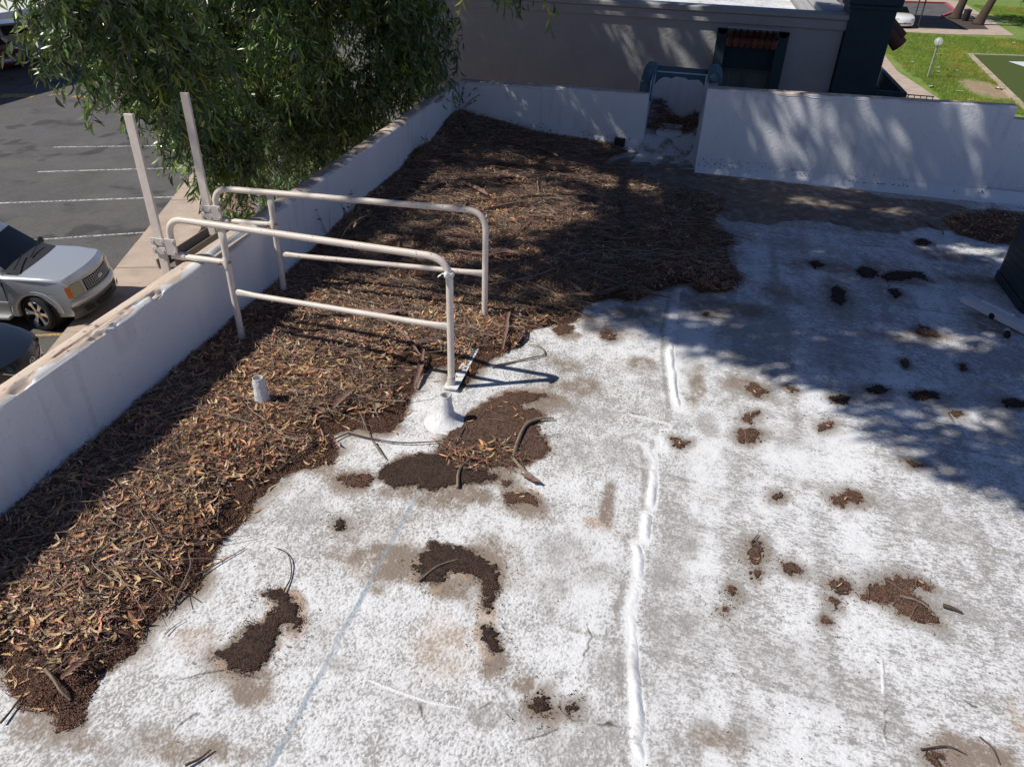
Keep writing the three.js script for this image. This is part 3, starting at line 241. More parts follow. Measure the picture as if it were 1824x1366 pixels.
function backWall(x0, x1, z, h0, h1, label, depth = 0.2) {
  const w = thing('parapet_wall', label, 'wall', [(x0 + x1) / 2, 0, z]), L = x1 - x0;
  const face = grid(Math.round(L * 22), 12, (u, v) => [(u - 0.5) * L, mix(-0.03, mix(h0, h1, u) - 0.01 * fbm(u * L * 8, 3, 3), v), 0.01 * (fbm(u * L * 1.4, v * 1.3 + z, 3) - 0.5)]);
  mesh('painted_face', planUV(face), M.wallWhite, w);
  const b = grid(1, 1, (u, v) => [(u - 0.5) * L, mix(G, mix(h0, h1, u) - 0.02, v), -depth]); const e0 = grid(1, 1, (u, v) => [-0.5 * L, mix(G, h0 - 0.02, v), -u * depth]), e1 = grid(1, 1, (u, v) => [0.5 * L, mix(G, h1 - 0.02, v), -u * depth]);
  mesh('wall_face', planUV(b), M.stuccoTan, w); mesh('end_face', planUV(e0), M.wallWhite, w); mesh('end_face', planUV(e1), M.wallWhite, w);
  const top = grid(Math.round(L * 50), 8, (u, v) => [(u - 0.5) * L, mix(h0, h1, u) + 0.006 + 0.018 * (fbm(u * L * 5, v * 3 + z, 4) - 0.5) - (v < 0.01 || v > 0.99 ? 0.03 : 0) - 0.016 * sst(0.55, 0.8, fbm(u * L * 3, 1 + z, 3)) * (1 - v), 0.004 - v * (depth + 0.006)]);
  { const p = top.attributes.position, uv = top.attributes.uv; for (let i = 0; i < p.count; i++) uv.setXY(i, (p.getX(i) + L / 2 + 11) / 12, clamp(0.3 - p.getZ(i) / depth * 0.7)); }
  mesh('coping', top, M.coping, w); return w;
}
const backLeft = backWall(WX + 0.012, -0.56, BZ, 0.73, 0.765, 'shaded white back parapet section between the left corner and the drain alcove', 0.18);
const backMain = backWall(0.19, 3.72, RZ, 1.035, 1.1, 'taller white back parapet section right of the drain alcove', 0.16);
const backEnd = backWall(3.722, 9, RZ - 0.09, 0.95, 0.97, 'lower white parapet stub past the end of the tall back section', 0.1);
{ // cant at the foot of the tall section
  const c = grid(160, 6, (u, v) => { const x = mix(0.19, 8.9, u), k = v; return [x - 1.955, 0.13 * Math.pow(1 - k, 2.2) + 0.006 * (fbm(x * 6, v * 3, 2) - 0.5) - 0.003, mix(0.004 - (x > 3.72 ? 0.02 : 0), 0.13 + 0.05 * (fbm(x * 1.5, 2, 3) - 0.5), k)]; });
  mesh('cant_strip', planUV(c), M.wallWhite, backMain);
  const d = grid(90, 5, (u, v) => { const L = 2.69, x = (u - 0.5) * L; return [x, 0.15 * Math.pow(1 - v, 2.2) + 0.01 * (fbm(x * 6, v * 3, 2) - 0.5), mix(0.004, 0.13 + 0.05 * (fbm(x * 2, 2, 3) - 0.5), v)]; });
  mesh('cant_strip', planUV(d), M.wallWhite, backLeft);
  const hole = bx(0.95, 1.1, 0.05, 0.16, 0.02, 0.1, 0.012); mesh('scupper_mouth', hole, M.black, backLeft, 'small black drain opening at the foot of the parapet');
}
{ // drain alcove: a boxed recess behind the gap, with rounded teal copings
  const a = thing('drain_alcove', 'white-lined drain alcove with rounded teal coping between the back parapet sections', 'alcove', [-0.19, 0, BZ]);
  const x0 = -0.37, x1 = 0.38, zb = -0.95;
  const side = (x, sgn) => grid(6, 10, (u, v) => [x + 0.01 * (fbm(u * 4, v * 4 + x, 2) - 0.5), mix(-0.02, 0.93 + 0.02 * Math.sin(u * 3), v), mix(0.01, zb, u)]);
  mesh('side_wall', planUV(side(x0, 1)), M.wallWhite, a);
  const cheek = grid(14, 18, (u, v) => { const cr = (0.09 * (fbm(u * 6, v * 6, 3) - 0.5) * (1 - v) + 0.12 * Math.pow(1 - v, 2.5) * (0.5 + 0.9 * fbm(u * 9, v * 3, 2))) * sst(0, 0.22, u); return [x1 - cr, mix(-0.02, u < 0.45 ? 1.03 : 0.93, v), mix(0.69, zb, u)]; });
  mesh('side_wall', planUV(cheek), M.wallWhite, a, 'crumpled membrane on the right cheek of the alcove');
  mesh('back_wall', planUV(bx(x0 - 0.12, x1 + 0.12, G - 0, 0.9, zb - 0.14, zb)), M.wallWhite, a);
  mesh('outer_wall', planUV(merge([bx(x0 - 0.14, x0 - 0.012, G, 0.9, zb + 0.001, -0.19), bx(x1 + 0.012, x1 + 0.14, G, 0.9, zb + 0.001, 0.5)])), M.stuccoTan, a);
  const roll = (pts, r) => { const g = tube(pts, r, 14, 1, 20); return planUV(rough(g, 0.006, 12)); };
  mesh('coping_roll', roll([[x0 - 0.07, 0.66, -0.12], [x0 - 0.07, 0.8, -0.2], [x0 - 0.07, 0.89, -0.36], [x0 - 0.07, 0.93, -0.6], [x0 - 0.06, 0.93, zb - 0.05]], 0.09), M.tealPale, a);
  mesh('coping_roll', roll([[x0 - 0.1, 0.915, zb - 0.06], [0, 0.91, zb - 0.06], [x1 + 0.02, 0.905, zb - 0.06]], 0.05), M.tealPale, a);
  mesh('coping_roll', roll([[x1 + 0.08, 0.93, zb - 0.12], [x1 + 0.09, 0.955, zb + 0.1], [x1 + 0.09, 0.93, -0.35]], 0.1), M.tealPale, a);
  mesh('coping_band', planUV(grid(40, 3, (u, v) => [mix(x0 + 0.012, x1 - 0.03, u), mix(0.87 - 0.08 * fbm(u * 7, 2, 3) - 0.12 * Math.pow(Math.abs(u - 0.5) * 2, 6), 0.885, v), zb + 0.006])), M.tealPale, a);
  const ramp = grid(30, 40, (u, v) => { const x = mix(x0 - 0.12 * sst(0.4, 0, v), x1 + 0.02, u), z = mix(0.72, zb, v); return [x, 0.24 * sst(0.12, 0.62, v) + 0.02 * (fbm(x * 5, z * 5, 3) - 0.5) + 0.1 * Math.pow(u, 6) * sst(0.1, 0.4, v), z]; });
  const rc = paint(512, (u, v) => { const n = sst(0.42, 0.66, tfbm(u, v, 5, 4)), f = tfbm(u, v, 60, 2); return [mix(0.76, 0.33, n) * mix(0.85, 1.1, f), mix(0.77, 0.28, n) * mix(0.85, 1.1, f), mix(0.77, 0.23, n) * mix(0.85, 1.1, f)]; });
  mesh('sloped_floor', planUV(ramp), std([1, 1, 1], 0.8, { map: uvRep(rc, 1.1), bumpMap: uvRep(T.stucco, 0.4), bumpScale: 0.006 }), a);
  mesh('floor_patch', planUV(rough(grid(14, 12, (u, v) => { const x = mix(-0.22, 0.16, u), z = mix(-0.1, -0.42, v), e = Math.min(1, 8 * Math.min(u, 1 - u, v, 1 - v)); return [x, 0.19 + 0.1 * v + 0.03 * e, z]; }), 0.012, 9)), M.coat, a);
}

{ // grit stuck along the feet of the back parapets
  const R = rng(91); for (const [w, L, base, z0] of [[backLeft, 2.5, 0.12, 0.03], [backMain, 3.5, 0.05, 0.03]]) { const q = []; for (let i = 0; i < 260; i++) { const x = (R() - 0.5) * L, t = R(); if (fbm(x * 3 + L, 2, 2) < 0.42) continue; const y = 0.02 + 0.12 * t * t; q.push(mat4(x, base + y, z0 + 0.012 * R(), R() * 3, R() * 3, R() * 3, 0.004 + 0.008 * R() * R())); } scatter('grit', new THREE.OctahedronGeometry(1, 0), std([0.05, 0.04, 0.03], 1), q, w); }
}
// ---------------------------------------------------------------- leaf litter
const litD = (x, z) => inPoly(D.lit, x, z) ? polyDist(D.lit.slice(0, 66), x, z, false) : -1;
function litH(x, z) {
  const d = litD(x, z); if (d < 0) return 0;
  const corner = 0.16 * Math.exp(-((x + 3.0) ** 2 / 0.35 + (z + 10.5) ** 2 / 0.5)), wall = 0.09 * sst(0.35, 0, x - WX) * sst(-5.6, -7.2, z), hump = 0.1 * Math.exp(-((x + 3.15) ** 2 / 0.06 + (z + 8.95) ** 2 / 0.12));
  return 0.004 + (0.085 + 0.05 * (fbm(x * 1.6, z * 1.6, 3) - 0.5)) * (1 - Math.exp(-d / 0.28)) + corner + wall + hump + 0.022 * (fbm(x * 9, z * 9, 3) - 0.5) * Math.min(1, d * 12);
}
M.soil = std([1, 1, 1], 1, { map: uvRep(paint(512, (u, v) => { const a = tfbm(u, v, 90, 2), b = tfbm(u, v, 16, 3); const t = clamp(0.5 + (a - 0.5) * 2.2 + (b - 0.5) * 0.6); return [mix(0.042, 0.18, t), mix(0.027, 0.1, t), mix(0.02, 0.066, t)]; }), 0.7), bumpMap: uvRep(T.grain, 0.4), bumpScale: 0.008 });
const litter = new THREE.Group(); litter.name = 'leaf_litter'; scene.add(litter);
tag(litter, 'thick drift of dry brown leaves and twigs along the white parapets', 'leaf litter', null, 'stuff');
function bed(P, H, step, warp, f = 22) { // ground sheet of crumbled matter inside an outline, cut to a ragged edge
  const b = bounds(P, 0.03), nx = Math.ceil((b[2] - b[0]) / step), nz = Math.ceil((b[3] - b[1]) / step), id = new Map(), pos = [], idx = [], inn = new Uint8Array((nx + 1) * (nz + 1));
  for (let j = 0; j <= nz; j++) for (let i = 0; i <= nx; i++) { const x = b[0] + i * step, z = b[1] + j * step; inn[j * (nx + 1) + i] = inPoly(P, x + (fbm(x * f, z * f, 3) - 0.5) * warp, z + (fbm(x * f + 70, z * f, 3) - 0.5) * warp) ? 1 : 0; }
  const vert = (i, j) => { const k = j * (nx + 1) + i; if (!id.has(k)) { const x = b[0] + i * step, z = b[1] + j * step; id.set(k, pos.length / 3); const q = inn[k]; pos.push(x + (vn(i * 7.3, j * 3.1) - 0.5) * step * 0.7, q ? H(x, z) + roofH(x, z) : roofH(x, z) - 0.004, z + (vn(i * 3.7 + 9, j * 5.9) - 0.5) * step * 0.7); } return id.get(k); };
  for (let j = 0; j < nz; j++) for (let i = 0; i < nx; i++) { const s = inn[j * (nx + 1) + i] + inn[j * (nx + 1) + i + 1] + inn[(j + 1) * (nx + 1) + i] + inn[(j + 1) * (nx + 1) + i + 1]; if (s < 1) continue; const a = vert(i, j), c = vert(i + 1, j), d = vert(i, j + 1), e = vert(i + 1, j + 1); idx.push(a, d, c, c, d, e); }
  const g = new THREE.BufferGeometry(); g.setAttribute('position', new THREE.Float32BufferAttribute(pos, 3)); g.setIndex(idx); g.computeVertexNormals(); return planUV(g);
}
{ const m = mesh('litter_bed', bed(D.lit, (x, z) => Math.max(0.005, litH(x, z) - 0.006), 0.024, 0.07), M.soil, litter); m.userData.kind = 'stuff'; }
// a sickle leaf: length L, half width w, built along +x, lying flat with some curl
function leafGeo(L, w, sickle, curl, twist, c, seg = 5, fold = 0.25) {
  const pos = [], idx = [], cl = []; for (let i = 0; i <= seg; i++) { const t = i / seg, ww = w * Math.pow(Math.sin(Math.PI * Math.min(0.985, t * 0.93 + 0.04)), 0.8), a = (t - 0.5) * twist, x = (t - 0.5) * L, zc = sickle * L * (t - 0.5) * (t - 0.5) * 2, y = curl * L * (t - 0.5) * (t - 0.5) * 2; for (const s of [-1, 0, 1]) { pos.push(x, y + s * ww * Math.sin(a) + (s ? fold * ww : 0), zc + s * ww * Math.cos(a)); cl.push(...c); } }
  for (let i = 0; i < seg; i++) for (let k = 0; k < 2; k++) { const a = i * 3 + k; idx.push(a, a + 1, a + 3, a + 1, a + 4, a + 3); }
  const g = new THREE.BufferGeometry(); g.setAttribute('position', new THREE.Float32BufferAttribute(pos, 3)); g.setAttribute('color', new THREE.Float32BufferAttribute(cl, 3)); g.setIndex(idx); g.computeVertexNormals(); return g;
}
const DRY = [[0.62, 0.39, 0.2], [0.66, 0.44, 0.24], [0.47, 0.27, 0.135], [0.33, 0.19, 0.1], [0.22, 0.15, 0.105], [0.44, 0.32, 0.215], [0.15, 0.085, 0.054], [0.09, 0.055, 0.038], [0.72, 0.57, 0.38], [0.25, 0.15, 0.095], [0.36, 0.29, 0.23], [0.58, 0.38, 0.205], [0.32, 0.19, 0.12]];
M.dry = std([1, 1, 1], 0.85, { vertexColors: true });
{
  const R = rng(5), rr = (a, b) => a + (b - a) * R();
  const clump = (n, spread, kind) => { const list = []; for (let i = 0; i < n; i++) { const bits = kind === 1 && R() < 0.65; const c = DRY[Math.floor(R() * DRY.length)].map(v => v * rr(0.75, 1.15)); let g; if (R() < 0.22 || bits) { const L = rr(0.04, 0.13); g = tube([[-L / 2, 0, 0], [0, rr(-0.01, 0.01), rr(-0.012, 0.012)], [L / 2, rr(-0.008, 0.008), 0]], rr(0.0012, 0.0026), 4, 1, 0, R() < 0.5 ? [0.34, 0.25, 0.19] : [0.15, 0.09, 0.06]); g.deleteAttribute('uv'); } else g = leafGeo(rr(0.036, 0.082), rr(0.003, 0.0072), rr(-0.5, 0.5), rr(-0.3, 0.55), rr(-1.5, 1.5), c, 5); const e = new THREE.Euler(rr(-0.32, 0.32), R() * 6.283, rr(-0.22, 0.22), 'YXZ'); g.applyMatrix4(new THREE.Matrix4().compose(V(rr(-spread, spread), rr(0, 0.021), rr(-spread, spread)), new THREE.Quaternion().setFromEuler(e), V(1, 1, 1))); list.push(g); } return merge(list); };
  const vars = [0, 1, 2, 3, 4].map(() => clump(22, 0.075, 0)).concat([0, 1].map(() => clump(16, 0.08, 1)));
  const lists = vars.map(() => []), cols = vars.map(() => []);
  const add = (x, z, y, twiggy) => { const k = R() < twiggy ? 5 + Math.floor(R() * 2) : Math.floor(R() * 5); lists[k].push(mat4(x, y, z, rr(-0.25, 0.25), R() * 6.283, rr(-0.25, 0.25), rr(0.65, 1.35))); const s = rr(0.8, 1.15) * (0.86 + 0.5 * fbm(x * 3.3, z * 3.3, 3)), w = sst(0.35, 0.65, fbm(x * 1.8 + 9, z * 1.8, 3)); cols[k].push(col(s, s * mix(0.92, 1.0, w) * rr(0.97, 1.03), s * mix(0.88, 1.06, w) * rr(0.95, 1.05))); };
  const b = bounds(D.lit);
  for (let i = 0; i < 42000; i++) { const x = rr(b[0], b[2]), z = rr(b[1], b[3]), d = litD(x, z); if (d < 0) continue; const rim = z > -5 ? 0.19 : 0.09, p = sst(rim * 0.35, rim * 2.2, d + (fbm(x * 5, z * 5, 2) - 0.5) * 0.22); if (R() > p) continue; if (x > -2 && z > -4.95 && z < -4.2 && R() > 0.45) continue; add(x, z, litH(x, z) + roofH(x, z), z < -5.5 ? 0.42 : 0.2); }
  for (const [P, n] of [[D.lit2, 260], [D.pat.P1, 34]]) { const q = bounds(P); for (let i = 0; i < n * 3; i++) { const x = rr(q[0], q[2]), z = rr(q[1], q[3]); if (inPoly(P, x, z) && (P !== D.pat.P1 || z > -3.72)) add(x, z, 0.012, 0.5); } }
  for (let i = 0; i < 170; i++) { const x = rr(-0.5, 0.12), z = BZ - rr(0.25, 0.9), u = (x + 0.56) / 0.75; add(x, z, 0.24 + 0.26 * Math.exp(-((u - 0.12) ** 2) / 0.04) * sst(BZ - 0.2, BZ - 0.7, z) + 0.12 * Math.exp(-((u - 0.95) ** 2) / 0.02) + rr(0, 0.03), 0.4); } // drift inside the alcove
  vars.forEach((g, k) => { const m = scatter(k < 5 ? 'fallen_leaves' : 'twig_scraps', g, M.dry, lists[k], litter, cols[k]); });
  // fine crumbs: seed husks and frass
  const crumb = (n, spread) => { const list = []; for (let i = 0; i < n; i++) { const g = new THREE.OctahedronGeometry(1, 0); g.deleteAttribute('uv'); const t = R(); tint(g, t < 0.4 ? [0.2, 0.095, 0.06] : t < 0.66 ? [0.11, 0.058, 0.04] : t < 0.88 ? [0.33, 0.18, 0.115] : [0.055, 0.036, 0.028]); const s = rr(0.7, 1.3); g.applyMatrix4(mat4(rr(-spread, spread), rr(0, 0.006), rr(-spread, spread), rr(-0.6, 0.6), R() * 6.3, rr(-0.6, 0.6), 0.0042 * s, 0.0022 * s, 0.0024 * s)); list.push(g); } return merge(list); };
  const crumbs = [0, 1, 2].map(() => crumb(34, 0.026)); M.crumb = std([1, 1, 1], 0.9, { vertexColors: true });
  const single = crumb(3, 0.006), cl = crumbs.map(() => []);
  for (let i = 0; i < 80000; i++) { const x = rr(b[0], b[2]), z = rr(b[1], b[3]), d = litD(x, z); if (d < 0.004 || d > 0.45) continue; if (R() > 1.15 - d / 0.45) continue; cl[i % 3].push(mat4(x, litH(x, z) + roofH(x, z) - 0.001, z, rr(-0.1, 0.1), R() * 6.3, rr(-0.1, 0.1), rr(0.85, 1.2))); }
  crumbs.forEach((g, k) => scatter('seed_husks', g, M.crumb, cl[k], litter));
  // debris islands on the white roof, each a thing of its own
  const LAB = {
    P1: 'large brown husk patch with twigs right of the near vent pipe', P2: 'broad dark husk patch in front of the near vent pipe', P3: 'small oval husk patch left of the broad dark one', P4: 'squarish husk patch below the forked stick', P5: 'tiny husk clump between the broad patch and the squarish patch', P6: 'hook-shaped dark husk patch beside the blue chalk line', P7: 'narrow pointed husk patch below the hook-shaped one', P8: 'elongated dark husk patch left of the blue chalk line, nearest the litter tip', P9: 'round dark husk dot left of the blue chalk line', P10: 'ragged debris patch at the end of the curved roof crack', P11: 'small dark debris patch right of the curved roof crack',
    P12: 'reddish husk patch at the edge of the tree shade, alone above the two small ones', P13: 'thin broken husk trail above a rounded husk patch', P14: 'rounded husk patch with a yellow leaf, right of the sealant bead', P15: 'three-pointed husk patch touching the top of the sealant bead', P16: 'small round debris dot left of the bow-shaped patch', P17: 'bow-shaped dark debris patch in the sunny right part of the roof', P18: 'upright oval husk patch above the little star-shaped ones', P19: 'little ragged husk patch just below the upright oval one', P20: 'star-shaped husk patch right of the upright oval one', P21: 'tiny dark debris speck below the star-shaped patch', P22: 'rounded husk patch left of the largest right-hand patch', P23: 'largest right-hand husk patch, wing-shaped, with pale leaves in it', P24: 'small slanted husk patch just outside the tree shade', P25: 'dark clump at the lower edge of the tree shade, leftmost', P26: 'thin dark debris streak in the lower tree shade', P27: 'long dark debris streak at the right of the lower tree shade', P28: 'dark debris patch at the right edge of the picture', P29: 'thin reddish debris streak at the lower edge of the shade on the right', P30: 'brown debris patch in the middle of the shaded roof near the white board', P31: 'upright dark debris patch in the shaded roof', P32: 'small square debris patch right of the upright one in the shade', P33: 'oval debris patch left of a long streak in the shade', P34: 'long debris streak in the shade right of the oval one', P35: 'small debris clump just below the silt band', P37: 'debris clump inside the brown stain at the bottom right', P40: 'red-brown husk patch touching the litter edge by the far rail post', P41: 'slanted husk patch on the roof right of the litter edge', P42: 'faint debris smear nearest the silt band', };
  const darkOnes = new Set(['P2', 'P6', 'P7', 'P8', 'P9', 'P10', 'P11', 'P25', 'P26', 'P27', 'P28', 'P31', 'P32', 'P33', 'P34', 'P35', 'P42']); M.soilDark = std([0.5, 0.52, 0.55], 1, { map: M.soil.map, bumpMap: M.soil.bumpMap, bumpScale: 0.008 }); M.crumbDark = std([0.5, 0.52, 0.55], 0.75, { vertexColors: true });
  for (const [k, P] of pats) { const fq = (bounds(P)[2] - bounds(P)[0]) * (bounds(P)[3] - bounds(P)[1]) < 0.02 ? 48 : 30, wp = fq > 40 ? 0.06 : 0.09;
    const q = bounds(P), ar = (q[2] - q[0]) * (q[3] - q[1]), g = thing('debris_patch', LAB[k] ?? 'tiny dark crumb of debris lying on the white roof', 'debris', [(q[0] + q[2]) / 2, 0, (q[1] + q[3]) / 2], 0, LAB[k] ? 'debris patches on the roof' : 'tiny debris crumbs on the roof');
    const m = mesh('crust', bed(P, (x, z) => 0.005 + 0.006 * (1 - Math.exp(-polyDist(P, x, z) / 0.03)) + 0.004 * fbm(x * 60, z * 60, 2), ar < 0.02 ? 0.006 : 0.01, ar < 0.02 ? 0.06 : 0.09, fq), darkOnes.has(k) ? M.soilDark : M.soil, g); m.position.set(-g.position.x, 0, -g.position.z);
    const L = [], n = Math.max(10, Math.round(ar * 1500)); for (let i = 0; i < n; i++) { const x = rr(q[0], q[2]), z = rr(q[1], q[3]); if (inPoly(P, x + (fbm(x * fq, z * fq, 3) - 0.5) * wp, z + (fbm(x * fq + 70, z * fq, 3) - 0.5) * wp)) L.push(mat4(x - g.position.x, 0.007 + roofH(x, z), z - g.position.z, rr(-0.1, 0.1), R() * 6.3, rr(-0.1, 0.1), rr(0.7, 1.05) * (ar < 0.02 ? 0.7 : 1))); }
    const lo = []; for (let i = 0; i < 120 + ar * 4200; i++) { const x = rr(q[0] - 0.09, q[2] + 0.09), z = rr(q[1] - 0.09, q[3] + 0.09); if (inPoly(P, x, z)) continue; const dd = polyDist(P, x, z); if (R() > Math.exp(-dd / 0.035)) continue; lo.push(mat4(x - g.position.x, 0.002 + roofH(x, z), z - g.position.z, rr(-0.3, 0.3), R() * 6.3, rr(-0.3, 0.3), rr(0.5, 1.1))); } if (lo.length) scatter('loose_husks', single, darkOnes.has(k) ? M.crumbDark : M.crumb, lo, g);
    if (ar > 0.012 && !darkOnes.has(k)) { const bits = []; for (let i = 0; i < 3 + ar * 60; i++) { const x = rr(q[0], q[2]), z = rr(q[1], q[3]); if (!inPoly(P, x, z)) continue; const b2 = i % 3 ? leafGeo(rr(0.03, 0.06), rr(0.003, 0.006), rr(-0.4, 0.4), 0.3, rr(-1, 1), DRY[Math.floor(R() * 6)], 4) : (() => { const t = tube([[-0.04, 0, 0], [0, 0.004, rr(-0.01, 0.01)], [rr(0.03, 0.08), 0, rr(-0.02, 0.02)]], 0.0018, 4, 1, 0, [0.3, 0.22, 0.16]); t.deleteAttribute('uv'); return t; })(); b2.applyMatrix4(mat4(x - g.position.x, 0.016, z - g.position.z, rr(-0.2, 0.2), R() * 6.3, rr(-0.2, 0.2), 1)); bits.push(b2); } if (bits.length) { const m2 = mesh('leaf_bits', merge(bits), M.dry, g); m2.userData.kind = 'stuff'; } }
    if (L.length) scatter('seed_husks', crumbs[0], darkOnes.has(k) ? M.crumbDark : M.crumb, L, g);
  }
  // single leaves lying on top, and loose crumbs strewn over the roof
  const big = [0, 1, 2, 3].map(k => leafGeo(rr(0.075, 0.105), rr(0.0065, 0.0095), rr(-0.5, 0.5), rr(-0.2, 0.7), rr(-1.4, 1.4), [0.66 - 0.05 * k, 0.46 - 0.05 * k, 0.25 - 0.035 * k], 7));
  for (let i = 0, n = 0; i < 2000 && n < 130; i++) { const z = rr(-4.6, -1.5), x = rr(WX + 0.1, -1.2); if (litD(x, z) < 0.15) continue; n++; const o = mesh('fallen_leaf', big[n % 4], M.dry); o.position.set(x, litH(x, z) + 0.035, z); o.rotation.set(rr(-0.4, 0.4), R() * 6.3, rr(-0.4, 0.4)); tag(o, 'curled tan leaf lying on top of the litter along the left parapet', 'leaf', 'single leaves on top of the litter'); }
  const stray = []; for (let i = 0; i < 5200; i++) { const x = rr(b[0], b[2] + 0.2), z = rr(b[1], b[3]); const inn = inPoly(D.lit, x, z), d = polyDist(D.lit.slice(0, 66), x, z, false); if (inn ? d > 0.25 : (d > 0.14 || R() > Math.exp(-d / 0.04))) continue; stray.push(mat4(x, (inn ? litH(x, z) : 0) + roofH(x, z) + 0.007, z, rr(-0.2, 0.2), R() * 6.3, rr(-0.2, 0.2), rr(0.5, 0.9))); }
  scatter('stray_leaves', big[1], M.dry, stray, litter);
  { const q = bounds(D.silt), L2 = []; for (let i = 0; i < 900; i++) { const x = rr(q[0], q[2]), z = rr(q[1], q[3]); if (!inPoly(D.silt, x, z) || R() > (x > 2.4 ? 0.9 : 0.25)) continue; L2.push(mat4(x, roofH(x, z) + 0.006, z, rr(-0.2, 0.2), R() * 6.3, rr(-0.2, 0.2), rr(0.5, 1))); } scatter('stray_leaves', big[2], M.dry, L2, litter); }
  const dust = []; for (let i = 0; i < 1500; i++) { const x = rr(-2.2, 4.5), z = rr(-9.8, -1.2); if (litD(x, z) >= 0) continue; if (fbm(x * 1.3, z * 1.3 + 5, 2) < 0.45) continue; const s = rr(0.5, 1.4) * 0.5; dust.push(mat4(x, roofH(x, z) + 0.002, z, 0, R() * 6.3, 0, s)); }
  const one = new THREE.OctahedronGeometry(0.006, 0); one.scale(1.6, 0.5, 0.9); tag(scatter('crumb_scatter', one, std([0.13, 0.08, 0.05], 0.9), dust), 'loose brown crumbs strewn over the white roof', 'debris', null, 'stuff');
}
